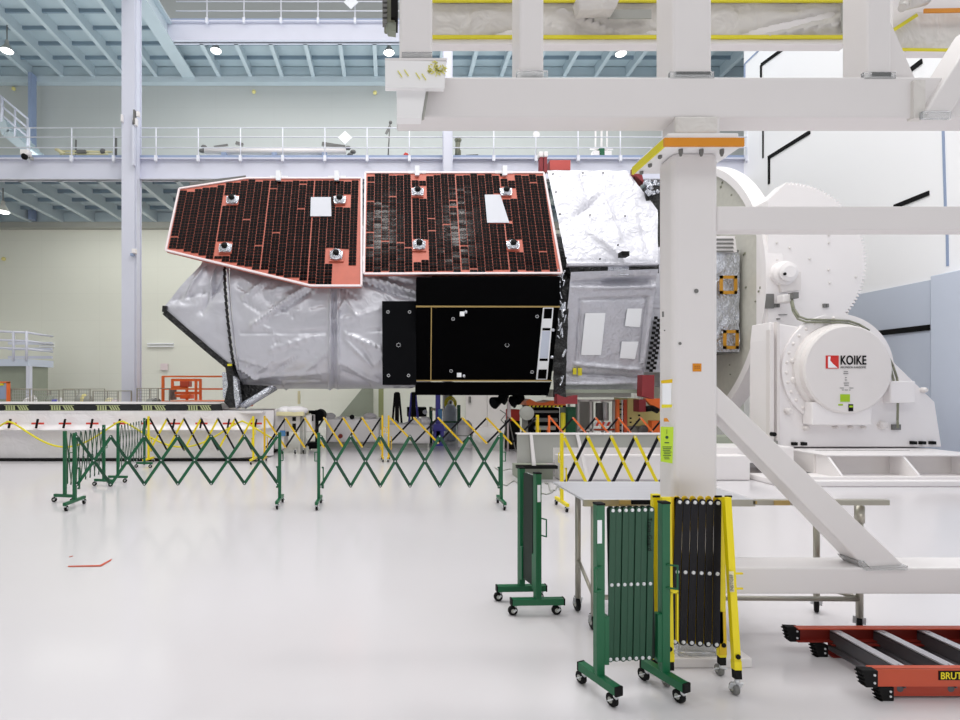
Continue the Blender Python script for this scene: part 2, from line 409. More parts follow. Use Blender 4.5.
loose('hand_pump', bm, 'greyd', 'thin dark rod with knob standing on the gallery below the T head', 'rod')
bm = BM(); ball(bm, W(406, 156, Y), .1, 8); ball(bm, W(409, 157, Y), .08, 8); bar(bm, W(405, 153, Y), W(409, 157, Y), .04, .05)
loose('air_horn', bm, 'red', 'small red horn on the lower gallery right of the diamond sign', 'horn')
bm = BM(); tube(bm, W(458, 140, Y), W(457, 159, Y), .08); ball(bm, W(458, 140, Y), .12, 8); box(bm, X_(456, Y), X_(461, Y), Y, Y + .1, Z_(158.8, Y), Z_(150, Y))
loose('hanging_hose_reel', bm, 'cable', 'grey green hose hung beside the middle column on the gallery', 'hose')
bm = bar(BM(), W(466, 157, Y), W(478, 156.5, Y), .1, .1); bar(bm, W(467, 159, Y), W(474, 158, Y), .06, .05)
loose('tool_bar', bm, 'black', 'short black bar lying on the gallery right of the middle column', 'tool')
r = thing('eyewash_station', 'white pipe stand with green box behind the gallery railing', 'shower'); Y = 18.0
bm = BM(); tube(bm, W(595.5, 131, Y), W(595.5, 157, Y), .03); tube(bm, W(601.5, 131, Y), W(601.5, 157, Y), .035); tube(bm, W(607, 131, Y), W(607, 157, Y), .03); tube(bm, W(590, 149, Y), W(613, 149, Y), .03)
for px in (595.5, 607): box(bm, X_(px, Y) - .12, X_(px, Y) + .12, Y - .1, Y + .1, 9.0, Z_(152, Y))
obj('stand', bm, 'white', r); obj('green_box', box(BM(), X_(598, Y), X_(603.5, Y), Y - .1, Y + .08, Z_(157.5, Y), Z_(149.5, Y)), 'green', r, .01)
r = thing('ring_fitting', 'small white ring fitting hanging behind the gallery railing', 'fitting')
obj('ring', lathe(BM(), W(536.5, 134, 18), (0, 1, 0), [(.1, 0), (.12, .03), (.1, .06)], 16), 'white', r); obj('stem', tube(BM(), W(536.5, 137, 18), (X_(536.5, 18), 18, 9.0), .015), 'grey', r)

# emergency light cluster on column etc.
r = thing('column_camera', 'small white camera bracket on the left column above the railing', 'camera'); Y = 16.3
bm = box(BM(), X_(136, Y), X_(139, Y), Y, Y + .1, Z_(116, Y), Z_(111, Y)); box(bm, X_(132, Y), X_(136.5, Y), Y, Y + .12, Z_(125, Y), Z_(118, Y)); box(bm, X_(120.5, Y), X_(122, Y), Y, Y + .12, Z_(121, Y), Z_(114, Y))
obj('housing', bm, 'white', r, .01); obj('bracket', box(BM(), X_(133.5, Y), X_(135, Y), Y - .03, Y + .1, Z_(124, Y), Z_(110, Y)), 'greyd', r)
r = thing('junction_box', 'small white box on the left column under the lower gallery', 'box')
obj('housing', box(BM(), X_(131.5, Y), X_(135, Y), Y, Y + .15, Z_(253, Y), Z_(248.5, Y)), 'white', r, .01); obj('bracket', box(BM(), X_(130, Y), X_(133, Y), Y, Y + .12, Z_(255.5, Y), Z_(253.3, Y)), 'lav_dk', r)
for px, py, lab in ((14, 89, 'tiny yellow sensor high on the left wall area'), (54 + 240 - 40, 92, 'tiny yellow sensor on the upper grey wall left of centre'), (375, 93, 'tiny yellow sensor on the upper wall near the T head'), (4, 259, 'tiny yellow sensor low on the cream wall at left')):
    loose('wall_sensor', lathe(BM(), W(px, py, 21.4), (0, -1, 0), [(.08, 0), (.08, .05), (.03, .1)], 12), 'lemon', lab, 'sensor', 'small yellow wall sensors')
for px, lab in ((160, 'pale wall light strip right of the left column'), (46, 'pale wall light strip left of the left column')):
    w = 13 if px > 100 else 7
    bm = BM(); box(bm, X_(px - w, 21.4), X_(px + w, 21.4), 21.4, 21.5, Z_(344.3, 21.4), Z_(343, 21.4)); box(bm, X_(px - w, 21.4), X_(px + w, 21.4), 21.4, 21.5, Z_(346.8, 21.4), Z_(345.6, 21.4))
    loose('wall_lamp', bm, 'patch', lab, 'light')
loose('exit_sign', box(BM(), X_(160.5, 21.4), X_(167.5, 21.4), 21.4, 21.49, Z_(370, 21.4), Z_(363.5, 21.4)), 'pinkedge', 'pale pink sign on the far wall above the orange lift', 'sign')
# double door on the far wall under the telescope
d = struct_root('door_1')
struct('door_leaf', box(BM(), X_(466, 21.4), X_(487, 21.4), 21.4, 21.49, 0, Z_(392, 21.4)), 'white2', d); struct('door_leaf', box(BM(), X_(487.4, 21.4), X_(506, 21.4), 21.4, 21.49, 0, Z_(392, 21.4)), 'white2', d)
struct('door_handle', box(BM(), X_(469, 21.3), X_(471, 21.3), 21.3, 21.4, 1.0, 1.25), 'greyd', d)
struct('trim_7', box(BM(), X_(378.5, 20), X_(383.5, 20), 20, 20.3, 0, 3.0), 'olive')
struct('trim_8', prism(BM(), [W(338, 418, 20.6), W(373, 418, 20.6), W(373, 380, 20.6), W(369, 380, 20.6)], (0, .5, 0)), 'greygreen')

# ------------------------------------------------------------------ space telescope
T = thing('space_telescope', 'large silver wrapped space telescope with dark solar panels mounted horizontally', 'telescope')
def crease(px, py, segs):
    h = 0
    for (x0, y0, x1, y1, w, a) in segs:
        dx, dy = x1 - x0, y1 - y0; L2 = dx * dx + dy * dy; t = max(0, min(1, ((px - x0) * dx + (py - y0) * dy) / L2))
        d = math.hypot(px - x0 - t * dx, py - y0 - t * dy); h += a * math.exp(-d / (w * .62)) * (1 - .5 * abs(2 * t - 1))
    return h
def proj(p): return VX + p.x * F / p.y, VY - (p.z - H) * F / p.y
def sheet(bm, fn, nu, nv, amp=.02, sc=1.5, segs=(), seed=0., out=None):
    g = []
    for j in range(nv + 1):
        row = []
        for i in range(nu + 1):
            p = fn(i / nu, j / nv)
            e = 1e-3; du = fn(min(1, i / nu + e), j / nv) - fn(max(0, i / nu - e), j / nv); dv = fn(i / nu, min(1, j / nv + e)) - fn(i / nu, max(0, j / nv - e))
            n = du.cross(dv); n = n.normalized() if n.length > 0 else Vector((0, -1, 0))
            if out is not None and (p - out).dot(n) < 0: n = -n
            q = p * sc + Vector((seed, seed * 2, 0))
            h = amp * (1 - 2 * abs(noise.noise(q))) + amp * .6 * noise.noise(q * 2.7)
            if segs: px, py = proj(p); h += 2.9 * crease(px, py, segs)
            row.append(bm.verts.new(p + n * h))
        g.append(row)
    for j in range(nv):
        for i in range(nu):
            f = bm.faces.new((g[j][i], g[j][i + 1], g[j + 1][i + 1], g[j + 1][i])); f.smooth = True
    return bm
AX = Vector((0, 14.6, 3.8))
prof = [(14.6, 6.1), (13.4, 5.7), (12.75, 5.0), (12.4, 4.3), (12.3, 3.6), (12.3, 2.9), (12.4, 2.2), (12.8, 1.75), (13.5, 1.6), (14.6, 1.58), (15.8, 1.7), (16.7, 2.4), (17.0, 3.8), (16.7, 5.0), (15.8, 5.8), (14.6, 6.1)]
def profpt(t):
    s = t * (len(prof) - 1); i = min(int(s), len(prof) - 2); f = s - i
    a, b_ = prof[i], prof[i + 1]
    p_ = prof[i - 1] if i > 0 else prof[-2]; n_ = prof[i + 2] if i + 2 < len(prof) else prof[1]
    def cr(p0, p1, p2, p3): return .5 * (2 * p1 + (p2 - p0) * f + (2 * p0 - 5 * p1 + 4 * p2 - p3) * f * f + (3 * p1 - p0 - 3 * p2 + p3) * f ** 3)
    return cr(p_[0], a[0], b_[0], n_[0]), cr(p_[1], a[1], b_[1], n_[1])
xa, xb = X_(226, 12.3), 1.0
def barrel(u, v):
    y, z = profpt(v); t = (4.6 - z) / 3.0
    x0 = xa + (.02 + .30 * max(0, min(1, t)))   # the front rim leans
    return Vector((x0 + (xb - x0) * u, y, z))
segs = [(252, 326, 306, 286, 3, -.06), (268, 318, 320, 284, 2.5, .05), (240, 270, 290, 280, 3, .04), (334, 272, 334, 388, 1.2, .05), (331, 275, 330, 388, 1.8, -.07), (338, 280, 338, 388, 1.5, -.04),
        (240, 332, 332, 331, .9, .045), (300, 333, 330, 331, 1.5, .03), (332, 325, 345, 300, 2, -.04), (345, 334, 382, 350, 2, -.05), (348, 332, 382, 330, 1, .04), (340, 362, 378, 382, 2.5, -.05),
        (342, 372, 370, 386, 2, .05), (270, 350, 318, 336, 2, -.035), (312, 290, 328, 275, 2, -.06), (352, 277, 415, 299, 3, .07), (365, 277, 415, 292, 2, -.08), (380, 276, 412, 283, 2, .06),
        (236, 378, 330, 372, 1.5, -.04), (250, 384, 320, 381, 1.5, .04), (235, 366, 262, 380, 2, -.05), (300, 376, 330, 350, 3, -.04), (345, 340, 372, 366, 2, -.04), (340, 322, 378, 310, 2.5, -.025), (242, 300, 262, 282, 3, -.035)]
rc = random.Random(21)
for k in range(46):
    x0 = rc.uniform(236, 410); y0 = rc.choice((rc.uniform(272, 300), rc.uniform(355, 386), rc.uniform(280, 380))); a = rc.choice((-.65, .55, .3, -.2, .9)); l = rc.uniform(8, 34)
    segs.append((x0, y0, x0 + l * math.cos(a), y0 + l * math.sin(a), rc.uniform(.9, 2), rc.choice((-1, 1)) * rc.uniform(.012, .03)))
bm = sheet(BM(), barrel, 230, 190, .018, 1.1, segs, 3.1, out=None)
obj('barrel_blanket', bm, 'foil', T)
# rim seam tapes
bm = BM()
for k in range(40):
    a, c = barrel(.0, k / 40 * .62), barrel(.0, (k + 1) / 40 * .62); bar(bm, a + Vector((-.03, -.03, 0)), c + Vector((-.03, -.03, 0)), .1, .04, up=(1, 0, 0))
obj('rim_seam', bm, 'foil_fine', T)
bm = BM()
for k in range(40):
    a, c = barrel(.0, k / 40 * .62), barrel(.0, (k + 1) / 40 * .62); bar(bm, a + Vector((-.12, -.01, 0)), c + Vector((-.10, -.01, 0)), .035, .06, up=(1, 0, 0))
obj('rim_gap', bm, 'foil_dark', T)
# aperture shade
def lipx(z):
    P = [(6.2, -4.2), (4.56, X_(197, 12.3)), (3.47, X_(162, 12.3)), (2.1, X_(227, 12.3) + .02), (1.5, -3.7)]
    for (z0, x0), (z1, x1) in zip(P, P[1:]):
        if z >= z1: return x0 + (x1 - x0) * (z0 - z) / (z0 - z1)
    return P[-1][1]
def shade(u, v):
    b_ = barrel(0, .12 + v * .82); b_.x -= .13; lx = min(lipx(b_.z), b_.x - .02)
    return Vector((lx + (b_.x - lx) * u, b_.y + .0, b_.z))
bm = sheet(BM(), shade, 50, 110, .03, 1.6, [(170, 300, 225, 285, 2, .06), (185, 296, 205, 268, 2, -.06), (200, 312, 222, 275, 3, .06), (208, 300, 215, 270, 1.6, -.07), (165, 309, 224, 304, 2, -.03)], 8.)
bmesh.ops.recalc_face_normals(bm, faces=bm.faces)
obj('aperture_shade', bm, 'foil', T)
bm = BM(); n = 60
for k in range(n):
    a, c = shade(0, k / n), shade(0, (k + 1) / n)
    if (a - c).length > 1e-4 and a.y < 14.6 and a.z < 3.6: bar(bm, a + Vector((.02, 0, -.03)), c + Vector((.02, 0, -.03)), .1, .13)
obj('shade_lip', bm, 'foil_dark', T)
bm = BM(); prism(bm, [W(225, 366, 12.25), W(231, 366, 12.25), W(237, 384, 12.25), W(238, 408, 12.25), W(229, 408, 12.25), W(224, 402, 12.25), W(228, 385, 12.25)], (0, .5, 0))
obj('lower_flap', bm, 'foil_dark', T)
bm = prism(BM(), [W(222, 372, 12.3), W(227, 373, 12.3), W(229, 400, 12.3), W(223, 398, 12.3)], (0, .6, 0)); prism(bm, [W(233, 376, 12.15), W(237, 380, 12.15), W(240, 400, 12.15), W(236, 409, 12.15), (W(234, 395, 12.15))], (0, .2, 0))
obj('flap_lining', bm, 'foil_shiny', T)
bm = tube(BM(), W(241, 406, 12.3), W(273, 387, 12.5), .07, 10); tube(bm, W(244, 407, 12.6), W(276, 388, 12.9), .06, 10); tube(bm, W(238, 398, 12.4), W(238, 407, 12.4), .1, 10)
obj('shade_strut', bm, 'foil_shiny', T)
bm = prism(BM(), [W(238, 384, 12.6), W(270, 386, 12.6), W(243, 404, 12.6)], (0, .15, 0)); obj('strut_web', bm, 'foil_dark', T)
obj('warning_flag', box(BM(), X_(228, 12.2), X_(232, 12.2), 12.15, 12.2, Z_(366, 12.2), Z_(364, 12.2)), 'ytape', T)
# dark core so that nothing shows through between the blankets
bm = BM(); nP = 16; ring = [(math.cos(2 * math.pi * (i + .5) / nP), math.sin(2 * math.pi * (i + .5) / nP)) for i in range(nP)]
prism(bm, [(.9, AX.y + c_ * 1.95, 3.95 + s_ * 1.9) for c_, s_ in ring], (5.6, 0, 0)); obj('bus_core', bm, 'foil_dark', T)

# solar panels lie in one plane leaning back
BT = .42; KA = 12.0 * (1 - BT * 114 / F)
def PL(px, py, d=0.):
    Y = KA / (1 - BT * (VY - py) / F); p = W(px, py, Y)
    return p + Vector((0, -1, BT)).normalized() * 0 + Vector((0, -math.cos(math.atan(BT)), math.sin(math.atan(BT)))) * d
NV = Vector((0, -math.cos(math.atan(BT)), math.sin(math.atan(BT))))      # outward normal
UPV = Vector((0, math.sin(math.atan(BT)), math.cos(math.atan(BT))))
def inpoly(x, y, P):
    c = False; n = len(P)
    for i in range(n):
        (x0, y0), (x1, y1) = P[i], P[i - 1]
        if (y0 > y) != (y1 > y) and x < (x1 - x0) * (y - y0) / (y1 - y0) + x0: c = not c
    return c
def panel(outline, fittings, patch, bare, seed):
    rnd = random.Random(seed)
    P3 = [PL(*p) for p in outline]
    sub = obj('solar_panel', prism(BM(), P3, -NV * .09), 'salmon', T)
    O = P3[0]; uv = [((p - O).x, (p - O).dot(UPV)) for p in P3]
    def toU(px, py): p = PL(px, py); return (p - O).x, (p - O).dot(UPV)
    # edge tape
    bm = BM()
    for a, c in zip(P3, P3[1:] + P3[:1]): bar(bm, a + NV * .01, c + NV * .01, .045, .04, up=NV)
    obj('edge_tape', bm, 'pinkedge', sub)
    holes = [(*toU(fx, fy_), s) for fx, fy_, s in fittings]
    bareu = []
    for (a, b_, c, d) in bare:
        q0, q1 = toU(a, b_), toU(c, d); bareu.append((min(q0[0], q1[0]), min(q0[1], q1[1]), max(q0[0], q1[0]), max(q0[1], q1[1])))
    pt = [toU(*q) for q in patch]
    umin, umax = min(u for u, v in uv), max(u for u, v in uv); vmin, vmax = min(v for u, v in uv), max(v for u, v in uv)
    bm = BM(); cw, rh = .183, .083; u = umin + .05; col = 0
    while u + cw < umax:
        v = vmin + .03 + rnd.choice((0, .01, .03, .05)); run = 0
        while v + rh < vmax:
            cu, cv = u + cw / 2, v + rh / 2
            ok = all(inpoly(cu + a * cw * .55, cv + b_ * rh * .8, uv) for a in (-1, 1) for b_ in (-1, 1))
            ok = ok and not any(abs(cu - hx) < .14 * s + cw * .3 and abs(cv - hy) < .16 * s + .03 for hx, hy, s in holes)
            ok = ok and not any(a < cu < c and b_ < cv < d for a, b_, c, d in bareu) and not inpoly(cu, cv, pt)
            if ok:
                tilt = rnd.uniform(-.002, .004)
                z0 = .012
                def q(a, b_, h): return bm.verts.new(O + Vector((a, 0, 0)) + UPV * b_ + NV * h)
                g = .0055; e = .006
                # two half cells with a clipped corner each
                for k in (0, 1):
                    a0 = u + g * .6 + k * (cw - g) / 2; a1 = a0 + (cw - g) / 2 - .004
                    sk = .012 * (1 if k else -1)
                    bm.faces.new([q(a0, v + e * .5, z0), q(a1, v + e * .5, z0), q(a1, v + rh - e - .016 * (k == 1), z0 + tilt), q(a1 - .016 * (k == 1), v + rh - e, z0 + tilt), q(a0 + .016 * (k == 0), v + rh - e, z0 + tilt), q(a0, v + rh - e - .016 * (k == 0), z0 + tilt)])
            run += 1; v += rh
            if rnd.random() < .02: v += .035
        u += cw; col += 1
        if col % 6 == 0: u += .018
    obj('solar_cells', bm, 'cell', sub, keepnorm=False)
    for fx, fy_, s in fittings:
        c = PL(fx, fy_); bm = BM(); k = .15 * s
        prism(bm, [c + Vector((a, 0, 0)) + UPV * b_ + NV * .012 for a, b_ in ((-k, -k), (k, -k), (k, k), (-k, k))], NV * .02)
        fo = obj('fitting_plate', bm, 'salmon', sub)
        bm = lathe(BM(), c + NV * .03, NV, [(.135 * s, 0), (.135 * s, .05), (.08 * s, .09)], 12); bm = prism(bm, [c + Vector((a, 0, 0)) + UPV * b_ + NV * .03 for a, b_ in ((-.13, -.12), (.13, -.12), (.15, -.03), (.15, .1), (-.15, .1), (-.15, -.03))], NV * .03)
        obj('fitting_collar', bm, 'foil_shiny', fo)
        obj('fitting_bolt', lathe(BM(), c + NV * .1, NV, [(.075, 0), (.075, .06), (.03, .09)], 10), 'black', fo)
    obj('white_patch', prism(BM(), [PL(*p) + NV * .02 for p in patch], NV * .012), 'patch_grey', sub)
    return sub
P1 = [(179.5, 189), (247, 178.5), (361.5, 178.5), (361.5, 286), (311, 286), (166, 250.5)]
panel(P1, [(233, 201, 1), (340, 201, .9), (226, 249, 1), (336.5, 256, 1.15)], [(311, 198), (331, 198), (331.5, 217), (310.5, 217)], [(322, 250, 346, 264), (330, 262, 347, 287), (345, 266, 362, 287), (222, 196, 228, 205), (214, 245, 220, 253)], 3)
P2 = [(365.5, 173), (543.5, 173), (561.5, 273.5), (364, 274)]
p2 = panel(P2, [(417.5, 193, 1), (505.5, 193, .9), (419, 246, 1.1), (512.5, 246, 1)], [(484.5, 195.5), (500, 195.5), (509, 202), (510, 223.5), (487, 223.5)][:2] + [(509, 223.5), (487, 223.5)], [(410, 176, 424, 180), (497, 176, 512, 180), (412, 253, 426, 261)], 5)
for px, y0 in ((279, 176), (337, 176), (417, 171), (504, 171)):
    bm = BM(); c = PL(px, y0 + 3, .02); box(bm, c.x - .055, c.x + .055, c.y - .10, c.y + .06, c.z - .08, c.z + .16); box(bm, c.x - .22, c.x - .05, c.y - .0, c.y + .05, c.z + .0, c.z + .07); box(bm, c.x + .05, c.x + .22, c.y, c.y + .05, c.z + .0, c.z + .07)
    obj('hinge', bm, 'patch', T)
bm = bar(BM(), PL(190, 184), PL(246, 177), .04, .07); obj('top_cable', bm, 'greyd', T)

# radiator panels
def quad(p, Y, d=.08, vec=None):
    return prism(BM(), [W(x, y, yy) for (x, y), yy in zip(p, Y)], vec or (0, d, 0))
o1 = obj('side_radiator', quad([(382, 301), (416, 301), (416.5, 385), (382.5, 385)], [12.05] * 4), 'blk_mid', T, .01)
def marks(par, cs, Y, s=1.):
    bm = BM()
    for px, py in cs:
        c = W(px, py, Y)
        for k in range(8):
            a = k * math.pi / 4; p = c + Vector((math.cos(a) * .04 * s, 0, math.sin(a) * .04 * s)); box(bm, p.x - .009, p.x + .009, Y - .012, Y, p.z - .007, p.z + .007)
    obj('screw_mark', bm, 'rivet', par)
marks(o1, [(398.5, 345)], 12.04, 1.1)
for px, py in ((388, 312), (409.5, 312), (388.5, 375.5), (408.5, 375.5)): marks(o1, [(px, py)], 12.04, .75)
o2 = obj('top_radiator', quad([(416.5, 277), (560, 276.5), (560, 305), (416.5, 305)], [11.8] * 4, .3), 'blk_gloss', T, .01)
RM = lambda py: 11.85 + (py - 306) * .0075
def qR(x0, y0, x1, y1, x2, y2, x3, y3, off=0., d=.1): return prism(BM(), [W(x, y, RM(y) - off) for x, y in ((x0, y0), (x1, y1), (x2, y2), (x3, y3))], (0, d, 0))
o3 = obj('main_radiator', qR(416, 306, 559, 306, 551, 381, 415.6, 380.5), 'blk_gloss', T)
o4 = obj('lower_radiator', qR(415.5, 382, 551.5, 382, 548, 395.5, 415.2, 395), 'blk_gloss', T)
obj('gold_edge', qR(416, 305.6, 560, 306, 560, 307.4, 416, 307.2, .03, .05), 'brown', T)
obj('gold_edge', qR(415.6, 380, 552, 380, 552, 381.3, 415.6, 381.2, .03, .05), 'brown', T)
obj('gold_edge', qR(431, 307.4, 431.9, 307.4, 431.3, 380, 430.4, 380, .03, .04), 'brown', T)
o5 = obj('sensor_strip', qR(543.3, 307.6, 553.6, 307.6, 547.3, 379.5, 536.4, 379.5, .04, .04), 'patch', T)
bm = BM()
def lerpx(y, t): 
    f = (y - 307.6) / 71.9; l = 543.3 + (536.4 - 543.3) * f; r_ = 553.6 + (547.3 - 553.6) * f; return l + (r_ - l) * t
for y0, y1, c in ((308.6, 318.5, 'b'), (328, 330.5, 'b'), (358.5, 361, 'b'), (369.5, 378.8, 'b'), (331, 358, 'g')):
    mbm = BM(); prism(mbm, [W(lerpx(y, t), y, RM(y) - .05) for y, t in ((y0, .12), (y0, .88), (y1, .88), (y1, .12))], (0, .008, 0))
    obj('strip_window', mbm, 'blk_gloss' if c == 'b' else 'bluepanel', o5)
bm = BM()
for px, py in ((462, 314), (459, 375)): c = W(px, py, RM(py) - .03); box(bm, c.x - .05, c.x + .05, c.y - .05, c.y + .04, c.z - .05, c.z + .05)
obj('target_cube', bm, 'patch', o3)
bm = BM()
for px, py in ((466, 312), (464, 376), (553, 330), (552, 357)): ball(bm, W(px, py, RM(py) - .02), .045, 8)
obj('small_fitting', bm, 'foil_shiny', o3)
marks(o3, [(507, 345)], RM(345) - .005, 1.1)
for px, py in ((453, 319), (537, 316.5), (451, 371), (532, 372)): marks(o3, [(px, py)], RM(py) - .005, .8)
# seam between radiator and bus: black crumpled with bright bits
bm = sheet(BM(), lambda u, v: W(557 + 13 * u - 4 * v, 272 + 125 * v, 12.15), 8, 70, .05, 3., (), 2.)
obj('seam_blanket', bm, 'foil_dark', T)
bm = BM(); rr = random.Random(4)
for k in range(26):
    v = rr.random(); p = W(560 + rr.random() * 6 - 4 * v, 276 + 116 * v, 12.05); q = p + Vector((rr.uniform(-.08, .08), 0, rr.uniform(.05, .22))); tube(bm, p, q, rr.uniform(.012, .03), 6)
obj('seam_cable', bm, 'foil_shiny', T)
# bus blankets
def bil(c, Yf):
    c = [Vector(W(x, y, Yf(x, y))) for x, y in c]
    return lambda u, v: c[0].lerp(c[1], u).lerp(c[3].lerp(c[2], u), v)
YP = lambda x, y: KA / (1 - BT * (VY - y) / F) - .05
def upper(u, v):
    py = 170 + 95 * v; xl = 547.5 + 20 * v; xr = 627 + min(1, v / .42) * 31 if v < .42 else 658
    p = W(xl + (xr - xl) * u, py, YP(0, py)); return p
bm = sheet(BM(), upper, 60, 60, .02, 1.6, [(575, 215, 600, 195, 3, .06), (585, 230, 625, 262, 3, -.06), (600, 190, 620, 240, 3, -.04), (580, 175, 598, 215, 3, .045), (640, 215, 650, 255, 3, .04), (570, 260, 655, 262, 2, .03)], 5.)
obj('upper_bus_blanket', bm, 'foil_white', T)
bm = BM()
for px, py in ((553, 174), (583, 173), (603, 173), (556, 192), (560, 214), (566, 258), (600, 259), (590, 215), (625, 216), (618, 245), (634, 178)): ball(bm, W(px, py, YP(0, py) - .04), .022, 6)
box(bm, X_(617, 12), X_(624.5, 12), 11.75, 11.95, Z_(258.5, 12), Z_(254, 12))
obj('blanket_button', bm, 'black', T)
obj('bus_slot', quad([(569, 265), (659, 264), (659, 273), (570, 275)], [12.05] * 4, .3), 'foil_dark', T)
obj('blanket_hem', quad([(568, 262.5), (659, 262), (659, 265), (568, 266)], [11.85] * 4, .15), 'foil_fine', T, .02)
obj('slot_wrap', quad([(608, 264.5), (629, 264.5), (629, 275), (608, 275)], [11.98] * 4, .15), 'foil_shiny', T)
low = bil([(571, 272), (658.5, 269), (641, 391), (559.5, 391)], lambda x, y: 11.95 + (y - 272) * .006)
bm = sheet(BM(), low, 70, 80, .012, 2.2, [(575, 283, 655, 280, 3, .06), (608, 282, 650, 281, 4, .08), (573, 288, 656, 287, 1.5, -.05), (580, 300, 648, 298, 1.2, .04), (581, 300, 577, 362, 1.2, .035), (648, 298, 641, 360, 1.5, .05), (575, 364, 640, 370, 2, -.05), (565, 374, 640, 378, 2, .05), (562, 384, 640, 383, 2, -.04)], 9.)
lb = obj('lower_bus_blanket', bm, 'foil_fine', T)
YL = lambda y: 11.95 + (y - 272) * .006 - .05
for pts in ([(585.5, 313), (605.5, 313), (601, 355), (581, 355)], [(627.5, 308.5), (642, 308.5), (640, 327), (625, 326)], [(622, 341.5), (638.5, 341.5), (635, 359), (620, 358)]):
    obj('blanket_patch', prism(BM(), [W(x, y, YL(y)) for x, y in pts], (0, .02, 0)), 'patch', lb)
for pts in ([(573, 368), (576.5, 368), (576.5, 374.5), (573, 374.5)], [(578, 368), (582, 368), (582, 375.5), (578, 375.5)]):
    obj('yellow_tag', prism(BM(), [W(x, y, YL(y)) for x, y in pts], (0, .02, 0)), 'ytape', lb)
bm = box(BM(), X_(561, 12.3), X_(635, 12.3), 12.5, 13.5, Z_(397.5, 12.3), Z_(393, 12.3)); obj('lower_rail', bm, 'grey', T)
obj('lower_ledge', box(BM(), X_(559, 12.4), X_(640, 12.4), 12.35, 13.6, Z_(393, 12.3), Z_(389.5, 12.3)), 'greygreen', T)
bm = BM()
for r_ in range(11):
    for c_ in range(3): box(bm, *(lambda p: (p.x - .035, p.x + .035, p.y - .03, p.y, p.z - .035, p.z + .035))(W(655.5 - r_ * .8 + c_ * 3.2, 318 + r_ * 5 + (c_ % 2) * 2.5, 12.4)))
sk = obj('adapter_skirt', prism(BM(), [W(652, 300, 12.5), W(668, 300, 12.5), W(668, 372, 12.5), W(644, 372, 12.5)], (0, .6, 0)), 'foil_fine', T)
obj('skirt_hole', bm, 'black', sk)
for pts, Y, mt in (([(642.5, 375), (654.5, 375), (654, 399), (642, 396)], 12.0, 'redcover'), ([(557, 394), (561, 396), (567, 398), (573, 396), (577.5, 395), (577.5, 404), (557.5, 404)], 12.0, 'redcover'), ([(550, 160), (570.5, 160), (570.5, 170), (550, 170)], 13.4, 'redflat'), ([(635, 166), (641, 169), (644, 183), (635, 175)], 13.0, 'redcover')):
    obj('protective_cover', prism(BM(), [W(x, y, Y) for x, y in pts], (0, .25, 0)), mt, T)
bm = BM()
for px in (541.5, 545.5): box(bm, X_(px - 1.6, 13.4), X_(px + 1.6, 13.4), 13.4, 13.55, Z_(172, 13.4), Z_(157, 13.4))
c_ = obj('antenna_cap', bm, 'redcover', T)
bm = BM()
for px in (541, 546): box(bm, X_(px - 2, 13.4), X_(px + 2, 13.4), 13.38, 13.57, Z_(157, 13.4), Z_(151.5, 13.4))
obj('cap_top', bm, 'white', c_, .02)
bm = BM(); rr = random.Random(9)
for k in range(14): p = W(rr.uniform(646, 660), rr.uniform(184, 198), 12.7); tube(bm, p, p + Vector((rr.uniform(-.15, .15), 0, rr.uniform(-.1, .15))), .04, 6)
obj('thruster_foil', bm, 'foil_shiny', T)
obj('thruster_core', box(BM(), X_(646, 12.8), X_(664, 12.8), 12.8, 14.5, Z_(262, 12.8), Z_(186, 12.8)), 'foil_dark', T)

# adapter between telescope and positioner
bm = lathe(BM(), (6.3, 14.5, 3.93), (1, 0, 0), [(2.05, 0), (2.05, .5), (2.3, .9), (2.3, 1.66)], 64); obj('adapter_ring', bm, 'foil_fine', T, keepnorm=True)

# ------------------------------------------------------------------ KOIKE positioner
K = thing('tilt_positioner', 'huge white tilting positioner with a round drum cover and red logo, holding the telescope', 'machine')
bm = lathe(BM(), (8.0, 14.5, 3.93), (1, 0, 0), [(3.36, 0), (3.36, .1)], 96); fp = obj('face_plate', bm, 'beige', K)
bm = BM(); rr = random.Random(2)
for k in range(60):
    a = rr.uniform(0, 6.28); q = rr.uniform(2.3, 3.3); y, z = 14.5 + q * math.cos(a), 3.93 + q * math.sin(a); s = rr.uniform(.012, .026)
    box(bm, 7.985, 8.0, y - s, y + s, z - s, z + s)
obj('plate_hole', bm, 'cable', fp)
bm = BM(); cc = Vector((7.93, 14.5, 3.93)); seg = 96
R0, R1 = 3.38, 3.54
def ringv(r, x): return [bm.verts.new((x, 14.5 + r * math.cos(2 * math.pi * i / seg), 3.93 + r * math.sin(2 * math.pi * i / seg))) for i in range(seg)]
A, B, D, E = ringv(R0, 7.93), ringv(R1, 7.93), ringv(R1, 8.3), ringv(R0, 8.3)
for P, Q in ((A, B), (B, D), (D, E), (E, A)):
    for i in range(seg): bm.faces.new((P[i], P[(i + 1) % seg], Q[(i + 1) % seg], Q[i]))
obj('plate_rim', bm, 'white', K)
bm = BM()
for a in (-28, -8, 22, 160): 
    y, z = 14.5 - 3.55 * math.cos(math.radians(a)), 3.93 + 3.55 * math.sin(math.radians(a)); box(bm, 7.94, 8.1, y - .02, y + .1, z - .15, z + .15)
obj('rim_block', bm, 'greyd', K)
bm = sheet(BM(), lambda u, v: Vector((7.25 + .66 * u, 11.75, Z_(252, 11.75) + (Z_(352, 11.75) - Z_(252, 11.75)) * v)), 16, 50, .03, 2.5, (), 4.)
obj('plate_blanket', bm, 'foil_shiny', T)
obj('plate_box', box(BM(), 7.2, 7.91, 11.8, 14.2, Z_(353, 11.8), Z_(250, 11.8)), 'greyd', T)
Y = 11.68
